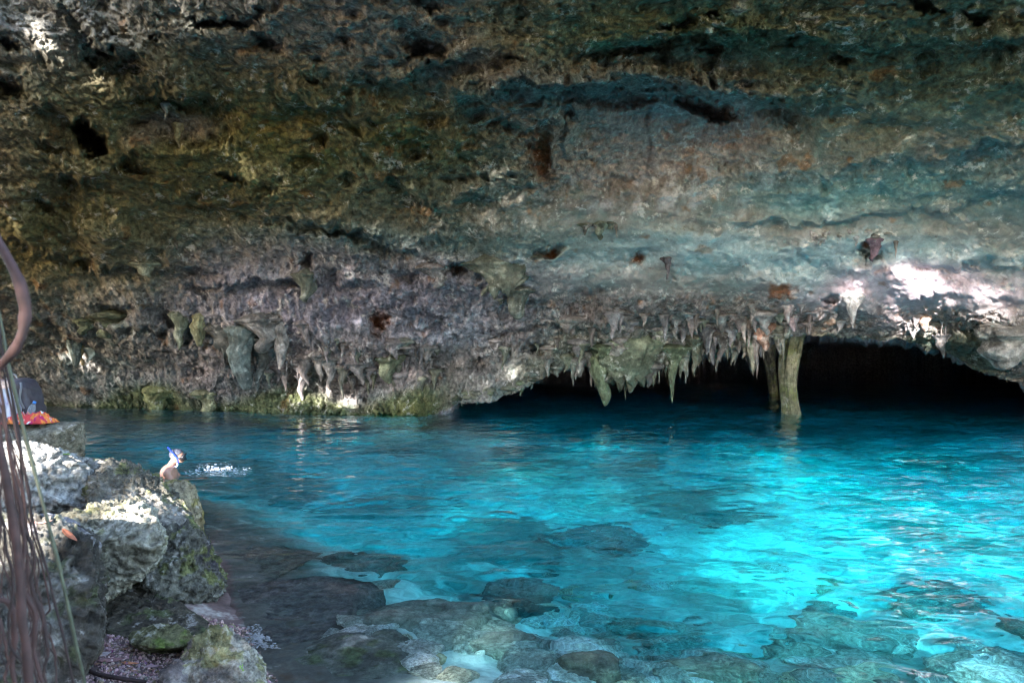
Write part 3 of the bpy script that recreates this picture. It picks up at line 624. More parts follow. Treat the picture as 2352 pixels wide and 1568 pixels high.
def cobbles():
    rs = np.random.default_rng(77); protos = []
    D, F = ico(5); D6 = D
    for k in range(6):
        E = np.sign(D)*np.power(np.abs(D), .75); p = E*np.array([.5, .42, .27])
        for q in range(7):
            n = rs.normal(size=3); n /= np.linalg.norm(n); cut = rs.uniform(.58, .9)*np.sqrt(((n*np.array([.5, .42, .27]))**2).sum()); dd = p@n-cut; p = p-np.where(dd > 0, dd*.9, 0)[:, None]*n
        p = p+D*(fbm(p*4+k*9, 4, 230, ridged=True)*.05+fbm(p*14+k, 3, 231)*.022)[:, None]
        base = [(.36, .37, .33), (.25, .26, .23), (.46, .43, .33), (.62, .62, .57), (.32, .34, .32), (.42, .42, .40)][k]
        o = mesh_np('cobble', p, F, M_SUNK, colors=pigment(p, base, None, tuple(c*1.5 for c in base), tuple(c*.55 for c in base), k)); protos.append(o)
    spots = []
    while len(spots) < 120:
        u = rs.uniform(640, 2360); v = 1568+20-rs.random()**1.25*300
        if v < 1385+abs(u-1250)*.06 and rs.random() < .6: continue
        q = UW(u, v, .35); bz = float(bed_z(q[:1], q[1:2])[0][0]); q = UW(u, v, -bz if bz < -.05 else .1); x, y = q[0], q[1]; bz = float(bed_z(np.array([x]), np.array([y]))[0][0])
        if bz > -.12: continue
        spots.append((x, y, bz, rs.uniform(.10, .46)*(.75+.1*y)))
    for i, (x, y, z, w) in enumerate(spots):
        o = protos[i] if i < 6 else protos[rs.integers(6)].copy()
        if i >= 6: COL.objects.link(o)
        w = min(w, (-z)*1.6); o.location = (x, y, z+w*.08); o.scale = (w, w*rs.uniform(.8, 1.2), w*rs.uniform(.7, 1.1)); o.rotation_euler = (rs.uniform(-.3, .3), rs.uniform(-.3, .3), rs.uniform(0, 6.3))
        tag(o, 'pale grey or tan cobble lying on the lake bed in the foreground shallows', 'cobble', 'cobbles in the shallows')
cobbles()

# ------------------------------------------------------------------ dripstone
def dripstone(name, u, vt, vb, hw, label, group=None, d=None, top=None, col=(.20, .18, .17), seed=0, blunt=.0, flare=1.6, lean=0, lobes=0, nphi=None, nz=None, cat='stalactite', squash=1.0, mossy=None):
    """a stalactite hanging from the rock at photo point (u, vt) down to vb; hw is its half width in the same units"""
    if d is None:
        h = hit(u, vt); 
        if h is None: return None
        d = h[1]-.02
    a = P(u, vt, d); b = P(u, vb, d); r0 = hw/FOC*d; L = a[2]-b[2]; a = a+np.array([0, .15*r0, 0]); up = max(.10, r0*1.2)
    big = L > .5 or r0 > .15
    nphi = nphi or (72 if big else 22); nz = nz or (90 if big else 24)
    t = np.linspace(-up/L, 1, nz); ph = np.linspace(0, 2*math.pi, nphi, endpoint=False)
    T, H = np.meshgrid(t, ph, indexing='ij')
    tc = np.clip(T, 0, 1)
    prof = np.power(1-tc, .62+blunt*-.3)*(1-.35*tc*(1-blunt))+blunt*.35*np.sqrt(np.clip(1-tc**6, 0, 1))
    prof = prof*(1+(flare-1)*np.exp(-np.maximum(T, 0)*7))+.02*(1-tc)
    tm = up/L; R = r0*prof*np.sqrt(np.clip(1-(np.minimum(T, 0)/tm)**2, 0, 1))
    x = np.cos(H)*R; y = np.sin(H)*R*squash+.45*r0*min(squash, 1)+np.maximum(-T, 0)*L*.7; z = -T*L
    p0 = np.stack([x, y, z], 2).reshape(-1, 3)
    q = np.stack([np.cos(H)*1.3, np.sin(H)*1.3, (T*L)*.55/max(r0, .03)*.35], 2).reshape(-1, 3)+seed*3.1
    n = fbm(q, 3, 300, ridged=True)*.32+fbm(p0*np.array([14, 14, 5])+seed, 3, 301)*.22+.22*np.sin(T.ravel()*L*9+seed*2+fbm(q*.7, 2, 302)*3)*.5
    k = 1+n*np.clip(1.2-T.ravel()*.3, .3, 1.2)
    p = np.stack([x.ravel()*k, y.ravel()*k, z.ravel()], 1)
    if lobes:      # curtain with a ragged foot of several points
        foot = .22*L*np.abs(np.sin(p[:, 0]/r0*lobes*1.4+seed))+.10*L*fbm(np.stack([p[:, 0]*14, p[:, 0]*0, p[:, 0]*0], 1)+seed, 2, 303)
        p[:, 2] += foot*sstep(.45, 1., T.ravel())
    wob = fbm(np.stack([T.ravel()*2.2+seed*7, T.ravel()*0, T.ravel()*0], 1), 2, 304)*r0*.9*sstep(0, .4, T.ravel())
    p[:, 0] += wob+lean*T.ravel()*L; p[:, 1] += wob*.4
    p = p+a
    i = np.arange(nz*nphi).reshape(nz, nphi); j = np.roll(i, -1, 1)
    F = np.stack([i[:-1].ravel(), i[1:].ravel(), j[1:].ravel(), j[:-1].ravel()], 1)
    wc = wallcol(u, min(vt, rim(u)-8)); wc = np.minimum(wc, .32); col = tuple(np.array(col)*.62+wc*.20)
    c = pigment(p, col, mossy, tuple(min(.8, k*1.5) for k in col), tuple(k*.55 for k in col), seed)
    o = mesh_np(name, p, F, M_STAL, colors=c)
    return tag(o, label, cat, group)
GR = (.115, .125, .085); LG = (.085, .105, .05); BR = (.165, .14, .13); LI = (.24, .22, .235); TL = (.12, .155, .14)
BIG = [
 (1385, 800, 934, 19, 'longest green stalactite of the fringe, with a blunt broken tip', LG, dict(blunt=.5, flare=1.5)),
 (1446, 792, 911, 47, 'broad green fluted curtain stalactite right of the longest one', (.085, .10, .06), dict(blunt=.75, lobes=4, flare=1.15, squash=.5)),
 (1418, 800, 880, 16, 'brown stalactite wedged between the longest one and the broad curtain', BR, {}),
 (1551, 800, 927, 12, 'thin olive stalactite with a crooked needle tip over the dark cave', LG, dict(flare=2.6)),
 (1598, 780, 866, 15, 'grey stalactite left of the pale wedge, tapering to a needle', GR, {}),
 (1622, 752, 815, 15, 'pale pinkish wedge stalactite hanging above the dark cave', LI, {}),
 (1357, 810, 889, 11, 'brown knobbly stalactite left of the longest one', BR, {}),
 (1335, 828, 867, 9, 'short stalactite with a swollen tip, left of the knobbly one', BR, dict(blunt=.5)),
 (1302, 820, 858, 9, 'small grey stalactite at the left end of the green fringe', GR, {}),
 (1260, 822, 866, 9, 'small stalactite where the dark cave mouth begins', BR, {}),
 (1218, 862, 896, 9, 'green stub hanging alone over the low cave mouth', TL, {}),
 (1500, 812, 884, 14, 'mossy stalactite on the right flank of the broad curtain', GR, dict(mossy=LG)),
 (1533, 820, 868, 9, 'short stalactite left of the crooked needle', GR, {}),
 (1568, 815, 869, 8, 'short stalactite right of the crooked needle', GR, {}),
 (1681, 758, 799, 10, 'lilac stalactite left of the rust red one', LI, {}),
 (1756, 750, 806, 15, 'rust red and cream stalactite left of the stone pillar', (.27, .12, .07), dict(blunt=.4)),
 (1812, 742, 778, 10, 'teal stalactite at the head of the stone pillar', TL, dict(blunt=.3)),
 (1824, 732, 762, 8, 'small pink stalactite at the head of the stone pillar', (.42, .30, .33), dict(blunt=.4)),
 (1970, 682, 754, 14, 'curved white stalactite catching the sun right of the sunlit hollow', (.42, .38, .38), dict(lean=-.05)),
 (1931, 738, 766, 9, 'small lilac stalactite under the sunlit hollow', LI, {}),
 (2128, 726, 762, 11, 'cream stalactite with an orange streak under the bright ledge', (.40, .24, .17), dict(blunt=.4)),
 (2105, 724, 752, 9, 'grey lilac stalactite left of the orange streaked one', LI, {}),
 (2166, 770, 822, 12, 'hooked pale stalactite alone in the right arch', LI, dict(lean=.15)),
 (2325, 772, 850, 30, 'big rounded grey boss hanging at the right edge', (.2, .19, .175), dict(blunt=.8, flare=1.3)),
 (1150, 606, 694, 40, 'olive fluted curtain on the ceiling left of centre', (.085, .09, .055), dict(blunt=.6, lobes=3, squash=.35)),
 (1192, 670, 733, 16, 'square ended green stalactite below the olive curtain', (.09, .10, .065), dict(blunt=.9)),
 (996, 618, 662, 17, 'brown stump of a stalactite left of the olive curtain', BR, dict(blunt=.7)),
 (702, 632, 694, 16, 'green crusted stalactite high on the left wall', GR, dict(blunt=.5)),
 (410, 722, 806, 17, 'leafy green tapering stalactite on the left wall', LG, dict(flare=1.2)),
 (458, 728, 796, 11, 'blunt yellow green stalactite beside the leafy one', (.20, .19, .08), dict(blunt=.9, flare=1.2)),
 (512, 756, 828, 26, 'nearly black fan shaped root mass on the left wall', (.035, .04, .025), dict(blunt=.85, lobes=5, squash=.5)),
 (554, 758, 897, 18, 'thick green column stalactite of the left cluster', TL, dict(blunt=.9, flare=1.3)),
 (594, 780, 900, 13, 'leg shaped dark stalactite right of the thick column', (.12, .12, .10), dict(flare=2.4, blunt=.2)),
 (603, 738, 812, 26, 'bulging dark body above the leg shaped stalactite', (.12, .115, .10), dict(blunt=.6)),
 (642, 732, 850, 18, 'long brown stalactite right of the leg shaped one', BR, dict(blunt=.3)),
 (699, 745, 797, 15, 'grey brown stalactite left of the rusty hollow', BR, {}),
 (654, 850, 900, 10, 'small brown stalactite left of the sunlit rock at the waterline', BR, {}),
 (704, 822, 888, 14, 'dark stalactite above the left end of the sunlit rock', (.12, .10, .09), {}),
 (730, 818, 880, 13, 'dark stalactite over the brightest part of the sunlit rock', (.11, .10, .09), {}),
 (752, 826, 896, 14, 'dark stalactite over the middle of the sunlit rock', (.12, .11, .10), {}),
 (786, 846, 918, 8, 'thin dark stalactite nearly touching the sunlit rock', (.10, .10, .07), dict(flare=2)),
 (820, 836, 884, 15, 'grey brown stalactite right of the thin dark one', BR, {}),
 (894, 826, 882, 18, 'plump green stalactite over the low bench', LG, dict(blunt=.4)),
 (906, 872, 911, 6, 'thin stalactite under the plump green one', GR, {}),
 (843, 868, 918, 6, 'thin pale stalactite right of the sunlit rock', GR, {}),
 (966, 870, 908, 7, 'thin stalactite at the right end of the low bench', GR, {}),
 (192, 738, 770, 12, 'small green stalactite on the far left wall', LG, dict(blunt=.6)),
 (248, 730, 777, 24, 'fat olive stalactite under the rusty hollow at left', LG, dict(blunt=.7)),
 (167, 782, 843, 9, 'sun edged hanging stalactite at far left', TL, dict(blunt=.8)),
 (182, 795, 840, 6, 'ochre sun edged stalactite second from the left', (.28, .17, .05), dict(blunt=.6)),
 (203, 800, 836, 7, 'short white sunlit stalactite at far left', (.5, .5, .42), dict(blunt=.3)),
 (324, 608, 636, 16, 'small mossy stub high on the left wall', GR, dict(blunt=.5)),
 (408, 286, 343, 8, 'yellowish hanging spike in the pale patch of the ceiling', (.24, .21, .11), {}),
 (377, 240, 274, 6, 'small white hanging spike in the pale patch of the ceiling', (.4, .38, .36), {}),
 (1534, 594, 645, 7, 'dark purple hanging spike on the pale ceiling', (.09, .05, .07), {}),
 (2012, 552, 601, 12, 'dark purple plume hanging in the small ceiling hollow', (.08, .06, .10), dict(blunt=.3)),
 (2059, 555, 595, 3, 'thin brown thread hanging right of the dark plume', (.12, .08, .07), {}),
 (1380, 516, 552, 10, 'largest stalactite of the small ceiling cluster in the middle', GR, dict(blunt=.5)),
 (1150, 690, 700, 8, 'tiny stub under the olive curtain', GR, {}),
]
for i, (u, vt, vb, hw, lab, col, kw) in enumerate(BIG):
    nm = 'stalactite' if 'root mass' not in lab and 'plume' not in lab and 'thread' not in lab else 'hanging_root'
    dripstone(nm, u, vt, vb, hw, lab, 'stalactites of the cave' if nm == 'stalactite' else None, col=col, seed=i+1, cat='stalactite' if nm == 'stalactite' else 'root', **kw)
def many(n, us, vts, lens, hws, label, group, cols, seed, rimrel=False, dadd=0.0):
    rs = np.random.default_rng(seed)
    for k in range(n):
        u = rs.uniform(*us) if k % 3 or k == 0 else np.clip(u+rs.normal()*14, *us); vt = (rim(u)+rs.uniform(*vts)) if rimrel else rs.uniform(*vts); ln = rs.uniform(*lens)*(.45+.9*rs.random()+1.1*rs.random()**6); hw = rs.uniform(*hws)*(.6+.9*rs.random()**2)
        c = np.array(cols[rs.integers(len(cols))])*rs.uniform(.8, 1.2)
        d = None
        if rimrel or dadd:
            h = hit(u, min(vt, rim(u)-6) if rimrel else vt)
            if h is None: continue
            d = h[1]+dadd
        dripstone('stalactite', u, vt, vt+ln, hw, label, group, d=d, col=tuple(c), seed=seed+k, nphi=12, nz=16, flare=1.9, blunt=rs.uniform(0, .35))
many(62, (1270, 1800), (-22, 2), (22, 50), (5, 12), 'short stalactite in the dense fringe along the lip of the dark cave', 'stalactites fringing the dark cave', (GR, BR, (.13, .14, .12), (.15, .15, .13)), 500, True)
many(74, (1290, 1850), (722, 800), (20, 46), (6, 13), 'small grey stalactite in the upper rows above the dark cave', 'stalactites in rows above the dark cave', (BR, (.2, .18, .19), GR, (.17, .16, .16)), 600)
many(30, (1560, 1900), (700, 745), (14, 30), (5, 9), 'little pinkish stalactite in the band left of the sunlit hollow', 'little stalactites left of the sunlit hollow', (LI, BR, (.25, .2, .2)), 700)
many(22, (1000, 1260), (-16, 0), (8, 22), (3, 7), 'tiny green stalactite along the low lip left of the dark cave', 'tiny stalactites on the low lip', (GR, LG), 800, True)
many(12, (1000, 1290), (770, 850), (14, 30), (5, 9), 'small brown grey drip on the sloping wall left of the dark cave', 'drips on the sloping wall', (BR, GR), 1000)
many(18, (1860, 2080), (532, 550), (8, 20), (2.5, 4.5), 'tiny pale stalactite in the row on the right ceiling', 'tiny stalactites in the ceiling row', (LI, (.3, .28, .27)), 1100)
many(10, (1330, 1418), (514, 522), (10, 20), (3, 6), 'tiny stalactite in the small ceiling cluster in the middle', 'tiny stalactites in the ceiling cluster', (GR, BR), 1200)
many(12, (2080, 2200), (735, 760), (8, 22), (3, 6), 'tiny lilac stalactite under the bright right ledge', 'tiny stalactites under the bright ledge', (LI, BR), 1300)
many(14, (1600, 1800), (770, 800), (20, 60), (5, 8), 'dim stalactite hanging deep inside the dark cave', 'stalactites inside the dark cave', (GR, BR), 1400, False, 3.0)
_b = len(COL.objects); many(60, (560, 1000), (780, 872), (14, 36), (5, 11), 'x y z w', None, (BR, (.15, .13, .13), GR), 900)
_d = [o for o in COL.objects if o.get('label') == 'x y z w']; _V = []; _F = []; _C = []; _n = 0
for o in _d:
    me = o.data; v = np.empty(len(me.vertices)*3, np.float32); me.vertices.foreach_get('co', v); f = np.array([tuple(p.vertices) for p in me.polygons])
    c = np.empty(len(me.vertices)*4, np.float32); me.color_attributes[0].data.foreach_get('color', c); _V.append(v.reshape(-1, 3)); _F.append(f+_n); _C.append(c.reshape(-1, 4)[:, :3]); _n += len(me.vertices); bpy.data.objects.remove(o)
tag(mesh_np('dripstone_crust', np.concatenate(_V), np.concatenate(_F), M_STAL, colors=np.concatenate(_C)), 'knobbly dripstone crust above the low bench', None, None, 'stuff')

# the stone pillar and its dim neighbour: roof to lake bed
def pillar(u, vt, d, hw0, hw1, label, seed, col):
    a = P(u, vt, d); zt = a[2]+.35; zb = -4.6; nz, nphi = 170, 90
    z = np.linspace(zt, zb, nz); H, Z = np.meshgrid(np.linspace(0, 2*math.pi, nphi, endpoint=False), z)
    k = np.clip((zt-Z)/(zt-.0), 0, 1); R = (hw0*(1-k)+hw1*k)/FOC*d; R = R*(1+1.1*np.exp(-(zt-Z)*2.4)+.25*np.exp(-np.abs(Z)*7))*np.where(Z < 0, 1+.12*(-Z), 1)
    q = np.stack([np.cos(H)*1.2, np.sin(H)*1.2, Z*.28], 2).reshape(-1, 3)+seed
    n = fbm(q*np.array([1.7, 1.7, .8]), 4, 310, ridged=True)*.34+fbm(q*np.array([2, 2, 5]), 3, 311)*.16
    R = R.ravel()*(1+n)
    p = np.stack([np.cos(H).ravel()*R+a[0]+.10*np.sin(Z.ravel()*1.7+seed), np.sin(H).ravel()*R+a[1], Z.ravel()], 1)
    i = np.arange(nz*nphi).reshape(nz, nphi); j = np.roll(i, -1, 1)
    F = np.stack([i[:-1].ravel(), i[1:].ravel(), j[1:].ravel(), j[:-1].ravel()], 1)
    o = mesh_np('stone_pillar', p, F, M_STAL, colors=pigment(p, col, (.12, .13, .05), (.26, .24, .17), (.1, .1, .06), seed))
    tag(o, label, 'pillar', 'stone pillars')
pillar(1817, 752, 20.6, 21, 13.5, 'thick olive stone pillar rising from the water at the cave mouth', 3, (.15, .145, .09))
pillar(1772, 780, 27, 11, 8, 'thin dim stone pillar behind the thick olive one', 8, (.09, .08, .07))
dripstone('stalagmite', 474, 905, 962, 12, 'short pale stone foot standing in the water below the left wall', None, col=(.28, .27, .14), seed=77, blunt=1, flare=1.8, cat='rock formation')
dripstone('stalagmite', 358, 900, 955, 15, 'mossy green stone foot at the waterline left of the pale one', None, col=(.16, .16, .07), seed=78, blunt=1, flare=1.6, cat='rock formation')

# ------------------------------------------------------------------ hanging roots, close to the eye
M_ROOT = plain('root_bark', (.060, .028, .025), .75, .45, 30)
M_ROOTG = plain('green_stem', (.095, .10, .065), .7, .35, 25)
M_ROOTD = plain('dark_root', (.032, .017, .016), .8, .4, 30)
def tube(pts, rad, n=12, seed=0, wob=0.0, sub=10, knots=.12):
    pts = np.array(pts, float); m = len(pts); T = np.linspace(0, m-1, (m-1)*sub+1); i = np.clip(T.astype(int), 0, m-2); f = (T-i)[:, None]
    g = lambda k: pts[np.clip(i+k, 0, m-1)]
    c = _cr(g(-1), g(0), g(1), g(2), f)
    rad = np.interp(T, np.linspace(0, m-1, len(rad)), rad) if np.ndim(rad) else np.full(len(T), rad)
    c = c+wob*np.stack([fbm(np.stack([T*.9+seed, T*0, T*0], 1), 3, 400+k) for k in range(3)], 1)
    rad = rad*(1+knots*fbm(np.stack([T*2.2+seed, T*0, T*0], 1), 3, 410))
    t = np.gradient(c, axis=0); t /= np.linalg.norm(t, axis=1)[:, None]
    ref = np.array([0, 1, 0.]) if abs(t[:, 1]).max() < .95 else np.array([1, 0, 0.])
    a = np.cross(t, ref); a /= np.linalg.norm(a, axis=1)[:, None]; b = np.cross(t, a)
    ph = np.linspace(0, 2*math.pi, n, endpoint=False)
    V = c[:, None]+(a[:, None]*np.cos(ph)[None, :, None]+b[:, None]*np.sin(ph)[None, :, None])*rad[:, None, None]
    nz = len(T); k = np.arange(nz*n).reshape(nz, n); j = np.roll(k, -1, 1)
    V = np.concatenate([V.reshape(-1, 3), c[:1]-t[:1]*rad[0]*.4, c[-1:]+t[-1:]*rad[-1]*.4])
    F = np.stack([k[:-1].ravel(), j[:-1].ravel(), j[1:].ravel(), k[1:].ravel()], 1)
    e0 = nz*n; caps = np.concatenate([np.stack([np.full(n, e0), j[0], k[0], k[0]], 1), np.stack([np.full(n, e0+1), k[-1], j[-1], j[-1]], 1)])
    return V, F, caps
def tube_obj(name, pts, rad, mat, parent=None, **kw):
    V, F, caps = tube(pts, rad, **kw)
    bm = bmesh.new(); vs = [bm.verts.new(v) for v in V]
    for f in F: bm.faces.new([vs[q] for q in f])
    for f in caps: 
        q = list(dict.fromkeys(f.tolist())); bm.faces.new([vs[x] for x in q])
    return bm_obj(name, bm, mat, parent)
def root(label, uvd, w, mat, seed, wob=.006, name='hanging_root'):
    pts = [P(*q) for q in uvd]; d = uvd[0][2]; ws = np.array(w if np.ndim(w) else [w])/FOC*d*.34
    o = tube_obj(name, pts, ws if len(ws) > 1 else float(ws[0]), mat, seed=seed, wob=wob, knots=.3)
    return tag(o, label, 'root', 'roots hanging at the left edge')
root('thick hooked brown root curling in from the left edge', [(-60, 470, 1.3), (-15, 540, 1.25), (18, 600, 1.22), (50, 670, 1.2), (60, 730, 1.2), (45, 785, 1.2), (10, 830, 1.22), (-30, 855, 1.25), (-70, 870, 1.3)], (34, 32, 30, 26), M_ROOT, 1, .003)
root('long pale green stem slanting across the backpack to the gravel', [(-25, 640, 1.45), (-5, 720, 1.45), (18, 830, 1.45), (48, 950, 1.45), (84, 1100, 1.45), (128, 1270, 1.45), (163, 1430, 1.5), (193, 1560, 1.6), (205, 1640, 1.7)], (9, 10, 11, 12, 13), M_ROOTG, 2, .003)
root('thin brown stem left of the pale green one', [(-12, 700, 1.4), (10, 860, 1.4), (40, 990, 1.4), (62, 1110, 1.4), (78, 1210, 1.4), (112, 1330, 1.4), (150, 1480, 1.4), (180, 1620, 1.4)], (7, 8, 8), M_ROOTD, 3, .004)
root('thickest smooth grey brown root of the bundle', [(-30, 900, 1.2), (-5, 1000, 1.2), (18, 1120, 1.2), (38, 1260, 1.2), (48, 1400, 1.2), (62, 1500, 1.2), (72, 1640, 1.2)], (20, 24, 28, 30, 26), M_ROOT, 4, .004)
_rs = np.random.default_rng(5)
WORDS = ['wavy brown root at the very edge of the bundle', 'thin red brown root crossing the thickest one', 'pale root with a split end in the bundle', 'dark root behind the thickest one', 'crooked root with several knots', 'thin straight root right of the thickest one', 'fine forked root at the right side of the bundle', 'short root ending above the gravel', 'slender root looping near the bottom edge', 'thin dark root at the bottom left corner', 'pinkish root between the two stems']
SP = [(2, 960, 5, 1600, 9), (-15, 1040, 60, 1600, 8), (28, 1000, 95, 1600, 13), (-5, 1180, 30, 1600, 16), (40, 1100, 118, 1600, 12), (52, 1150, 78, 1600, 8), (70, 1240, 140, 1600, 6), (60, 1280, 118, 1520, 5), (5, 1300, 100, 1600, 5), (-10, 1400, 25, 1620, 10), (50, 1020, 60, 1600, 9)]
for i, (a, b, c, e, w) in enumerate(SP):
    m = 7; pts = [(a-75*(k == 0)-20*(k == 1)+(c-a)*k/(m-1)+_rs.uniform(-13, 13), b-330*(k == 0)-110*(k == 1)+(e-b)*k/(m-1), 1.22+.03*i+.0*k) for k in range(m)]
    root(WORDS[i], pts, (w*.7, w, w*1.1, w*.8), (M_ROOT, M_ROOTD, M_ROOT)[i % 3], 20+i, .012)

for k in range(16):
    a = _rs.uniform(-10, 95); c = a+_rs.uniform(-25, 60); b = _rs.uniform(980, 1330); m = 8; e = _rs.uniform(1480, 1620)
    pts = [(a-115*(q == 0)-30*(q == 1)+(c-a)*q/(m-1)+_rs.uniform(-12, 12), b-300*(q == 0)-100*(q == 1)+(e-b)*q/(m-1), 1.15+.5*_rs.random()*0+.045*k) for q in range(m)]
    root('hair thin red brown rootlet tangled in the bundle at the left edge', pts, (2.2, _rs.uniform(2.5, 4.5), 2.5), (M_ROOT, M_ROOTD)[k % 2], 60+k, .01, 'rootlet')['group'] = 'thin rootlets at the left edge'

# ------------------------------------------------------------------ things on the slab
def superbox(c, r, e=.45, n=5, fold=0, seed=0, twist=None):
    D, F = ico(n); E = np.sign(D)*np.power(np.abs(D), e); E /= np.power((np.abs(E)**6).sum(1), 1/6.)[:, None]
    p = E*np.array(r)
    if fold: p = p+D*(fbm(p*np.array([9, 9, 16])+seed, 3, 420, ridged=True)*fold)[:, None]
    return p+np.array(c), F
M_PACK = plain('pack_nylon', (.055, .045, .055), .55, .3, 20); M_PACKL = plain('pack_trim', (.16, .16, .17), .5, .2, 30)
M_ZIP = plain('zip_metal', (.5, .5, .52), .3, .1, 10, Metallic=.8)
def backpack():
    o = P(40, 972, 7.2); root_ = empty('backpack', tuple(o), 'dark grey backpack standing on the flat rock slab', 'backpack')
    z0 = o[2]
    V, F = superbox((o[0]-.02, o[1]+.02, z0+.235), (.23, .15, .235), .5, 5, .012, 1)
    V[:, 0] += (V[:, 2]-z0-.2)*-.25*(V[:, 0] > o[0]); V[:, 2] -= np.clip(V[:, 0]-o[0]-.05, 0, 1)**1.3*.5*(V[:, 2] > z0+.2)
    mesh_np('pack_body', V, F, M_PACK, root_)
    V, F = superbox((o[0]-.06, o[1]-.135, z0+.15), (.15, .05, .13), .55, 4, .008, 2); mesh_np('front_pocket', V, F, M_PACK, root_)
    V, F = superbox((o[0]+.165, o[1]-.03, z0+.09), (.05, .09, .09), .6, 4, .006, 3); mesh_np('side_pocket', V, F, M_PACKL, root_)
    tube_obj('shoulder_strap', [(o[0]+.13, o[1]-.13, z0+.43), (o[0]+.175, o[1]-.19, z0+.38), (o[0]+.17, o[1]-.20, z0+.27), (o[0]+.19, o[1]-.17, z0+.17)], .011, M_PACKL, root_, seed=4)
    tube_obj('grab_handle', [(o[0]-.1, o[1]-.02, z0+.455), (o[0]-.07, o[1]-.02, z0+.51), (o[0]-.01, o[1]-.02, z0+.51), (o[0]+.02, o[1]-.02, z0+.45)], .009, M_PACKL, root_, seed=5)
    tube_obj('zip', [(o[0]-.2, o[1]-.155, z0+.30), (o[0]-.1, o[1]-.165, z0+.33), (o[0]+.04, o[1]-.16, z0+.32), (o[0]+.12, o[1]-.14, z0+.26)], .004, M_ZIP, root_, seed=6)
backpack()
def bottle():
    o = P(64, 962, 6.98); r = empty('water_bottle', tuple(o), 'clear plastic water bottle with a blue cap leaning on the backpack', 'bottle')
    m, nt, b = new_mat('clear_plastic'); b.inputs['Base Color'].default_value = (.8, .9, 1, 1); b.inputs['Transmission Weight'].default_value = .85; b.inputs['Roughness'].default_value = .08; b.inputs['IOR'].default_value = 1.15
    ph = np.linspace(0, 2*math.pi, 20, endpoint=False); prof = [(0, .0), (.002, .030), (.02, .033), (.05, .030), (.06, .033), (.09, .030), (.10, .033), (.13, .032), (.155, .022), (.17, .013), (.178, .013)]
    def lathe(prof, mat, nm):
        V = np.array([[rr*math.cos(a), rr*math.sin(a), z] for z, rr in prof for a in ph]); i = np.arange(len(V)).reshape(len(prof), 20); j = np.roll(i, -1, 1)
        F = np.stack([i[:-1].ravel(), j[:-1].ravel(), j[1:].ravel(), i[1:].ravel()], 1)
        th = .38; V = np.stack([V[:, 0]*math.cos(th)+V[:, 2]*math.sin(th), V[:, 1], -V[:, 0]*math.sin(th)+V[:, 2]*math.cos(th)], 1)+o
        mesh_np(nm, V, F, mat, r)
    lathe(prof, m, 'bottle_body'); lathe([(.172, 0.001), (.172, .016), (.192, .016), (.194, .001)], plain('blue_cap', (.03, .22, .7), .4, .05), 'cap')
bottle()
def cloth(name, label, u0, u1, v0, v1, d, cols, seed, hgt, cat):
    n = 90; a = P((u0+u1)/2, v1, d); w = (u1-u0)/FOC*d; 
    S_, T_ = np.meshgrid(np.linspace(-1, 1, n), np.linspace(-1, 1, n)); s, t = S_.ravel(), T_.ravel()
    q = np.stack([s*1.5, t*1.3, s*0+seed], 1); fold = fbm(q*1.6+.8*fbm(q, 2, 430)[:, None], 3, 431, ridged=True)
    edge = np.clip(1-np.maximum(np.abs(s), np.abs(t))**4, 0, 1)
    V = np.stack([a[0]+s*w/2*(1+.12*vnoise(q*2, 432)), a[1]+.12+t*.14*(1+.2*vnoise(q*2, 433)), a[2]+.012+edge*hgt*(.45+.9*fold)], 1)
    m, nt, b = new_mat(name+'_print'); at = N(nt, 'ShaderNodeVertexColor', layer_name='Pigment'); nt.links.new(at.outputs[0], b.inputs['Base Color']); b.inputs['Roughness'].default_value = .9
    k = worley(np.stack([s*4.5, t*4.5, s*0+seed], 1), 434); k2 = vnoise(np.stack([s*5, t*5, s*0+seed+5], 1), 435)
    c = np.tile(np.array(cols[0], float), (len(s), 1)); c[k < .38] = cols[1]; c[k2 > .25] = cols[2]; c[(k2 < -.45)] = cols[3]
    o = mesh_np(name, V, grid_faces(n, n), m, colors=c)
    sm = o.modifiers.new('thickness', 'SOLIDIFY'); sm.thickness = .006
    return tag(o, label, cat)
cloth('towel', 'crumpled red orange and white patterned towel in front of the backpack', 4, 102, 940, 976, 6.85, [(.62, .06, .07), (.75, .72, .7), (.75, .22, .05), (.45, .02, .12)], 3, .095, 'towel')
cloth('shirt', 'white and violet patterned shirt heaped at the left of the backpack', -45, 26, 890, 965, 6.9, [(.66, .64, .72), (.3, .26, .5), (.7, .7, .75), (.5, .45, .6)], 9, .26, 'shirt')

# ------------------------------------------------------------------ gravel, leaves, sticks
def ground(u, v, dlo=2.9, dhi=5.5):
    best = None
    for d in np.linspace(dlo, dhi, 260):
        p = P(u, v, d); z = bed_z(np.array([p[0]]), np.array([p[1]]))[0][0]
        if p[2] <= z: return np.array([p[0], p[1], z])
    return P(u, v, dhi)
def gravel():
    n = 15000; D, F = ico(1); us = RNG.uniform(150, 640, n); 
    X = RNG.uniform(-2.6, -1.0, n); Y = RNG.uniform(3.0, 4.7, n); z, s = bed_z(X, Y); k = (s < .12); X, Y, z = X[k], Y[k], z[k]; n = len(X)
    sz = .004+.010*RNG.random(n)**3; sc = sz[:, None, None]*RNG.uniform(.6, 1.3, (n, 1, 3))
    V = D[None]*sc*(1+.25*RNG.normal(size=(n, len(D), 1))*.6)+np.stack([X, Y, z+sz*.2], 1)[:, None]
    FF = F[None]+(np.arange(n)*len(D))[:, None, None]
    c = np.array([.36, .24, .225])*RNG.uniform(.35, 1.45, (n, 1)); c = c+RNG.normal(size=(n, 3))*.02
    tag(mesh_np('gravel', V.reshape(-1, 3), FF.reshape(-1, 3), M_PEB, smooth=False, colors=np.clip(np.repeat(c, len(D), 0), .02, .8)), 'loose pinkish brown gravel on the shore', None, None, 'stuff')
gravel()
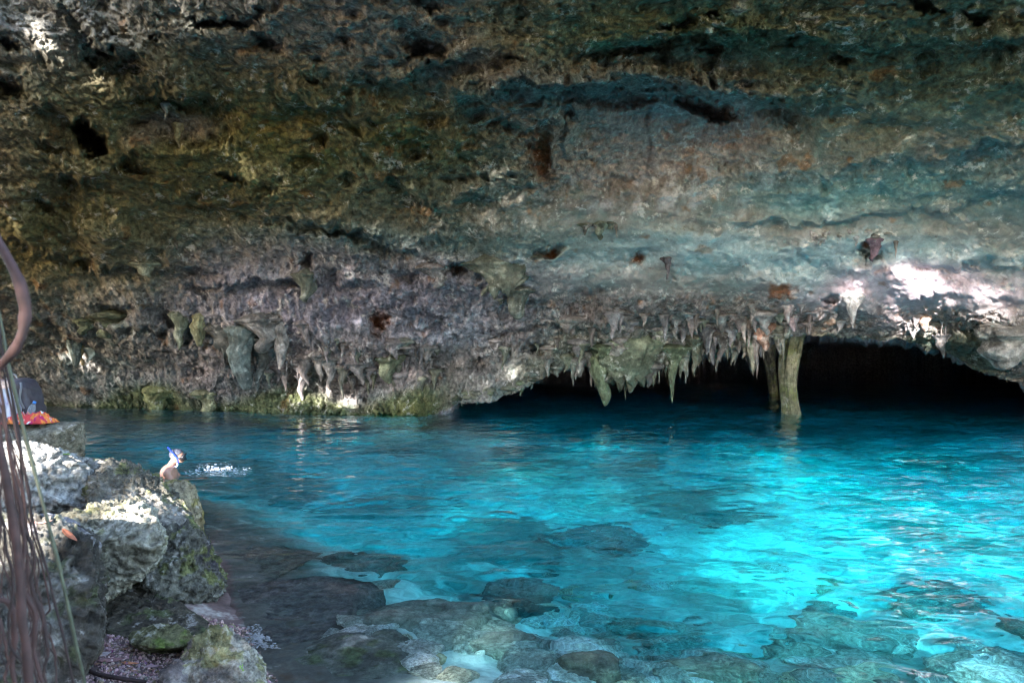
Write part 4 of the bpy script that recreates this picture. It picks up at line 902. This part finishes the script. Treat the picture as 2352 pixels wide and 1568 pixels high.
def leaf(label, p, L, W, yaw, rgb, curl=.25, name='fallen_leaf', group='fallen leaves on the bank', tilt=0, cat='leaf'):
    n, m = 12, 7; s, t = np.meshgrid(np.linspace(0, 1, n), np.linspace(-1, 1, m), indexing='ij'); w = W*.5*np.sin(np.pi*np.power(s, .8))**.8
    x = (s-.5)*L; y = t*w; z = curl*L*((s-.5)**2*1.2)+np.abs(t)*w*.35+.006
    c, q = math.cos(yaw), math.sin(yaw); V = np.stack([x*c-y*q, x*q+y*c, z+x*tilt], 2).reshape(-1, 3)+np.array(p)
    mt = bpy.data.materials.get('leaf_%s' % (rgb,)) or plain('leaf_%s' % (rgb,), rgb, .55, .35, 40)
    r = mesh_np(name, V, grid_faces(n, m), mt); sm = r.modifiers.new('thickness', 'SOLIDIFY'); sm.thickness = .0015
    stem_ = None
    return tag(r, label, cat, group)
def onrock(u, v, lift=.004):
    bpy.context.view_layer.update(); d = Vector(tuple(P(u, v, 1)-np.array([0, 0, CAMH]))); best = None
    for o in ROCK_SURF:
        okk, loc, nor, idx = o.ray_cast(Vector((0, 0, CAMH)), d)
        if okk and (best is None or loc.y < best.y): best = loc.copy()
    return np.array(best)+np.array([0, -.01, lift]) if best is not None else P(u, v, 4)
leaf('dry orange brown leaf on the purple grey rubble block', onrock(163, 1234), .14, .035, -.5, (.36, .12, .06), .2, tilt=-.35)
leaf('curled pinkish dry leaf left of the pale green stem', onrock(96, 1206), .11, .04, .3, (.45, .24, .2), .5)
leaf('small fresh green leaf on the jagged white boulder', onrock(154, 1046), .07, .035, .1, (.30, .48, .08), .2)
leaf('dark brown leaf left of the mossy stone', ground(272, 1448), .10, .05, .2, (.10, .055, .05), .4)
leaf('orange brown leaf touching the mossy stone', ground(312, 1452), .09, .035, .1, (.42, .2, .13), .3)
leaf('large purple brown leaf lying on the gravel', ground(258, 1522), .15, .055, .25, (.24, .12, .12), .3)
leaf('narrow orange leaf right of the large purple brown leaf', ground(299, 1527), .11, .028, -.15, (.45, .17, .08), .25)
leaf('pale grey curled leaf above the large purple brown leaf', ground(238, 1508), .08, .06, .8, (.38, .3, .3), .5)
leaf('flat mauve leaf left of the speckled boulder', ground(350, 1535), .09, .035, .2, (.25, .15, .16), .2)
leaf('small white petal beside the mossy stone', ground(297, 1450), .05, .035, .2, (.75, .77, .8), .3, name='white_petal', group=None, cat='petal')
for k in range(16):
    leaf('small brown dry leaf in the litter on the gravel', ground(_rs.uniform(215, 420), _rs.uniform(1475, 1555)), _rs.uniform(.025, .055), _rs.uniform(.012, .022), _rs.uniform(0, 6), (.22, .12, .08), .4, group='small dry leaves in the litter')
_g = ground(225, 1556); _h = ground(335, 1572)
tag(tube_obj('stick', [ground(190, 1545)+[0, 0, .02], _g+[0, 0, .018], ground(275, 1566)+[0, 0, .016], _h+[0, 0, .012]], (.010, .011, .009), M_ROOTD, seed=3, wob=.006), 'smooth brown stick lying on the gravel at the bottom edge', 'stick')
tag(tube_obj('twig', [onrock(110, 1172), onrock(122, 1170), onrock(136, 1166)], .0022, M_ROOTG, seed=4), 'pale thin twig on the cream boulder', 'twig')
def seedling():
    p = onrock(560, 1540); r = empty('seedling', tuple(p), 'tiny bright green seedling growing on the speckled boulder', 'seedling')
    m = plain('seedling_leaf', (.28, .55, .06), .5, .2, 40)
    tube_obj('stem', [p, p+[0, -.01, .02], p+[.003, -.014, .04]], .0015, m, r)
    for k in range(6):
        a = k*1.1; V = []; L = .014; c = p+np.array([.003*math.sin(k*3), -.012-.002*k, .008+.007*k])
        q = np.array([[0, 0, 0], [.5, .35, .1], [1, 0, .15], [.5, -.35, .1]])*L
        V = np.stack([q[:, 0]*math.cos(a)-q[:, 1]*math.sin(a), -np.abs(q[:, 0]*math.sin(a)+q[:, 1]*math.cos(a))*.6, q[:, 2]+q[:, 0]*.3+q[:, 1]*.6], 1)+c
        mesh_np('leaf', V, np.array([[0, 1, 2, 3]]), m, r)
seedling()

# ------------------------------------------------------------------ the swimmer
M_SKIN = plain('wet_skin', (.42, .22, .16), .38, .10, 6); M_SKIN.node_tree.nodes['Principled BSDF'].inputs['Subsurface Weight'].default_value = .08
M_HAIR = plain('wet_hair', (.10, .10, .13), .4, .5, 60); M_RUB = plain('mask_rubber', (.02, .02, .025), .4, .2, 20)
M_SNK = plain('snorkel_blue', (.03, .07, .75), .35, .08, 10); M_CLR = plain('clear_silicone', (.62, .68, .78), .25, .1, 10); M_LENS = plain('mask_lens', (.05, .07, .09), .08, .05, 5)
def swimmer():
    o = P(407, 1092, 10.3); o[2] = 0.0
    Fd = np.array([.93, .30, 0]); Fd /= np.linalg.norm(Fd); Rt = np.array([Fd[1], -Fd[0], 0]); Up = np.array([0, 0, 1.])
    W_ = lambda f, r, z: o+Fd*f+Rt*r+Up*z
    r_ = empty('person', tuple(o+[0, 0, -.0]), 'swimmer with dark hair, diving mask and blue snorkel, chest deep in the pool, facing right', 'person')
    bm = bmesh.new()
    def ell(c, r, rot=0, n=3):
        res = bmesh.ops.create_icosphere(bm, subdivisions=n, radius=1); R = Matrix.Rotation(rot, 3, 'Y')
        for v in res['verts']:
            q = R @ Vector((v.co.x*r[0], v.co.y*r[1], v.co.z*r[2])); v.co = W_(c[0]+q.x, c[1]+q.y, c[2]+q.z)
    def cap(a, b, ra, rb):
        k = 14
        for i in range(k+1):
            t = i/k; rr = ra+(rb-ra)*t; ell(tuple(np.array(a)*(1-t)+np.array(b)*t), (rr, rr, rr), 0, 2)
    ell((0, 0, .315), (.094, .073, .088)); ell((-.022, 0, .325), (.078, .074, .076)); ell((.03, 0, .262), (.062, .055, .062)); ell((.055, 0, .225), (.036, .034, .026))     # skull, face, chin
    ell((.098, 0, .268), (.016, .011, .014)); cap((.092, 0, .298), (.106, 0, .268), .007, .012); ell((.088, 0, .238), (.014, .024, .006)); ell((.088, 0, .228), (.012, .020, .006))   # nose, lips
    for s in (-1, 1): ell((-.004, s*.074, .285), (.016, .008, .028), .2); ell((.078, s*.030, .294), (.014, .014, .010))  # ears, eyelids
    cap((-.028, 0, .25), (-.085, 0, .13), .060, .075)          # neck, leaning forward
    for s in (-1, 1):
        cap((-.055, s*.03, .185), (-.10, s*.155, .115), .052, .062)   # trapezius to shoulder
        ell((-.10, s*.180, .085), (.070, .066, .072))
    ell((-.115, 0, .02), (.13, .175, .17)); ell((-.075, 0, -.12), (.115, .155, .15)); ell((-.10, 0, -.30), (.10, .135, .18)); ell((-.12, 0, -.46), (.11, .155, .12))
    cap((-.10, .19, .07), (.06, .25, -.17), .052, .040); cap((.06, .25, -.17), (.30, .20, -.05), .040, .026)      # near arm reaching forward under the surface
    cap((-.10, -.19, .07), (.07, -.25, -.16), .052, .040); cap((.07, -.25, -.16), (.29, -.14, -.06), .040, .026)
    for s, hx, hy, hz in ((1, .30, .20, -.05), (-1, .29, -.14, -.06)):
        ell((hx+.045, hy, hz), (.048, .038, .016))
        for k, (yy, ln) in enumerate(((-.027, .060), (-.009, .072), (.009, .068), (.026, .052))):
            cap((hx+.085, hy+yy, hz), (hx+.085+ln*.55, hy+yy*1.25, hz-.004), .0095, .0085); cap((hx+.085+ln*.55, hy+yy*1.25, hz-.004), (hx+.085+ln, hy+yy*1.3, hz-.018), .0085, .007)
        cap((hx+.02, hy-s*.035, hz), (hx+.065, hy-s*.068, hz-.008), .011, .008)
    for s in (-1, 1):
        cap((-.12, s*.085, -.50), (-.10+s*.05, s*.11, -.92), .085, .055); cap((-.10+s*.05, s*.11, -.92), (-.28, s*.12, -1.30), .055, .036); cap((-.28, s*.12, -1.30), (-.16, s*.13, -1.38), .034, .024)
    me = bpy.data.meshes.new('tmp'); bm.to_mesh(me); bm.free(); t = bpy.data.objects.new('tmp', me); COL.objects.link(t)
    rm = t.modifiers.new('r', 'REMESH'); rm.mode = 'VOXEL'; rm.voxel_size = .0065
    sm = t.modifiers.new('s', 'SMOOTH'); sm.factor = .5; sm.iterations = 5
    dg = bpy.context.evaluated_depsgraph_get(); me2 = bpy.data.meshes.new_from_object(t.evaluated_get(dg)); bpy.data.objects.remove(t)
    me2.name = 'body'; me2.materials.clear(); me2.materials.append(M_SKIN); me2.polygons.foreach_set('use_smooth', np.ones(len(me2.polygons), bool))
    b = bpy.data.objects.new('body', me2); COL.objects.link(b); b.parent = r_; b.matrix_parent_inverse = Matrix.Translation(r_.location).inverted()
    # wet hair: a skull cap of the upper and back head
    D, F = ico(5); R = np.array([.101, .081, .096]); q = D*R; n = fbm(D*np.array([7, 7, 3]), 3, 440, ridged=True)*.004+.003*fbm(D*20, 2, 441)
    lim = (D[:, 2] < -.25+.75*np.clip(D[:, 0], 0, 1)*1.2); shrink = np.where(lim, .80, 1.0)
    q = q*(shrink+n*8)[:, None]; V = np.array([W_(a-.012, bb, c+.322) for a, bb, c in q]); mesh_np('hair', V, F, M_HAIR, r_)
    # mask
    ph = np.linspace(0, 2*math.pi, 40, endpoint=False)
    def ringtube(cx, ry, rz, cz, rad, bend=.03): return [tuple(W_(cx-bend*(math.cos(a))**2, ry*math.cos(a), cz+rz*math.sin(a))) for a in list(ph)+[ph[0]]]
    mk = tube_obj('diving_mask', ringtube(.118, .074, .040, .292, .012), .0125, M_RUB, r_, sub=3, knots=0)
    V = [W_(.120, 0, .292)]+[W_(.120-.03*math.cos(a)**2, .068*math.cos(a), .292+.036*math.sin(a)) for a in ph]
    bm = bmesh.new(); vs = [bm.verts.new(tuple(v)) for v in V]
    for i in range(40): bm.faces.new((vs[0], vs[1+i], vs[1+(i+1) % 40]))
    bm_obj('lens', bm, M_LENS, mk).matrix_parent_inverse = Matrix.Identity(4)
    tube_obj('skirt', ringtube(.100, .068, .038, .288, .01), .014, M_RUB, mk, sub=3, knots=0).matrix_parent_inverse = Matrix.Identity(4)
    st = [W_(.085*math.cos(a)-.012, .085*math.sin(a), .296-.010*math.cos(a)) for a in np.linspace(.75, 2*math.pi-.75, 20)]
    tube_obj('mask_strap', st, .008, M_CLR, mk, sub=3, knots=0).matrix_parent_inverse = Matrix.Identity(4)
    sn = tube_obj('snorkel', [W_(.02, .095, .205), W_(.022, .10, .255), W_(.0, .098, .30), W_(-.05, .098, .37), (W_(-.115, .098, .455))], .0125, M_SNK, r_, sub=6, knots=0)
    tube_obj('mouthpiece', [W_(.02, .095, .215), W_(.015, .094, .175), W_(-.01, .088, .155), W_(-.03, .08, .165)], .013, M_CLR, sn, sub=6, knots=0).matrix_parent_inverse = Matrix.Identity(4)
swimmer()
def splash():
    D, F = ico(2); n = 300; cx = RNG.normal(0, 1, n); c = []
    for k in range(n):
        t = RNG.random(); t = np.clip(.5+.27*RNG.normal(), 0, 1.0); u = 432+135*t+RNG.normal()*3+8*math.sin(k*12.9); band = 1080-6*math.sin(t*math.pi)+RNG.normal()*4.6+4*math.sin(t*17)
        p = P(u, band+4, CAMH*FOC/(band+4-V0)); h = .028*math.exp(-((t-.5)/.2)**2)*RNG.random()
        c.append((p[0], p[1], .004+h, .003+.007*RNG.random()**2*(1.6-abs(t-.5)*2)))
    c = np.array(c); V = D[None]*c[:, 3][:, None, None]*np.array([2.2, 1.6, .8])+c[:, :3][:, None]
    m = plain('foam', (.55, .58, .62), .35, .08, 20)
    tag(mesh_np('water_splash', V.reshape(-1, 3), (F[None]+(np.arange(n)*len(D))[:, None, None]).reshape(-1, 3), m), 'white splash of foam right of the swimmer', None, None, 'stuff')
    n = 380; c = []
    for k in range(n):
        a = RNG.random()*6.28; q = (RNG.random()**.6)*(1+.35*math.sin(a*3+1)+.2*math.sin(a*7)); u = 595+34*q*math.cos(a); v = 1468+24*q*math.sin(a)+.3*(u-595)
        d = CAMH*FOC/(v-V0); p = P(u, v, d); c.append((p[0], p[1], .003, .002+.005*RNG.random()**2))
    c = np.array(c); V = D[None]*c[:, 3][:, None, None]*np.array([1.3, 1.3, .6])+c[:, :3][:, None]
    tag(mesh_np('foam', V.reshape(-1, 3), (F[None]+(np.arange(n)*len(D))[:, None, None]).reshape(-1, 3), plain('grey_foam', (.24, .24, .25), .6, .2, 20)), 'pale grey foam patch beside the speckled boulder', None, None, 'stuff')
splash()

# ------------------------------------------------------------------ camera, sun, sky
def finish():
    cd = bpy.data.cameras.new('camera'); cam = bpy.data.objects.new('camera', cd); COL.objects.link(cam)
    cam.location = (0, 0, CAMH); cam.rotation_euler = (math.radians(90), 0, 0)
    cd.sensor_width = 36; cd.lens = 24; cd.shift_y = (V0-784)/2352; cd.clip_start = .05; cd.clip_end = 500
    cd.dof.use_dof = True; cd.dof.focus_distance = 9.0; cd.dof.aperture_fstop = 5.0
    S.camera = cam
    sd = bpy.data.lights.new('sun', 'SUN'); so = bpy.data.objects.new('sun', sd); COL.objects.link(so)
    sd.energy = SUN_E; sd.angle = math.radians(.5); sd.color = (1, .95, .87)
    so.rotation_euler = Vector(TRAVEL).to_track_quat('-Z', 'Y').to_euler(); so.location = (0, -5, 14)
    try: sd.cycles.is_caustics_light = True
    except Exception as e: print(e)
    w = bpy.data.worlds.new('World'); S.world = w; w.use_nodes = True
    nt = w.node_tree; bg = nt.nodes['Background']; sk = nt.nodes.new('ShaderNodeTexSky')
    sk.sky_type = 'NISHITA'; sk.sun_disc = False; sk.sun_elevation = SUN_EL
    sk.sun_rotation = math.pi+SUN_AZ     # towards -TRAVEL
    nt.links.new(sk.outputs[0], bg.inputs['Color']); bg.inputs['Strength'].default_value = SKY_E
    S.view_settings.view_transform = 'Standard'; S.view_settings.look = 'None'; S.view_settings.exposure = EXPO; S.view_settings.gamma = 1
    S.view_settings.use_white_balance = True; S.view_settings.white_balance_temperature = 6500; S.view_settings.white_balance_tint = 10
    S.render.engine = 'CYCLES'; c = S.cycles
    c.use_denoising = True; c.denoiser = 'OPENIMAGEDENOISE'
    try: c.denoising_prefilter = 'ACCURATE'; c.denoising_input_passes = 'RGB_ALBEDO_NORMAL'
    except Exception: pass
    c.filter_width = 1.15; c.max_bounces = 10; c.diffuse_bounces = 4; c.glossy_bounces = 4; c.transmission_bounces = 8; c.transparent_max_bounces = 8
    c.caustics_refractive = True; c.caustics_reflective = True; c.blur_glossy = .3
    c.sample_clamp_indirect = 12; c.use_adaptive_sampling = True; c.adaptive_threshold = .02
SUN_E = 4.6; SKY_E = .15; EXPO = 3.15
finish()
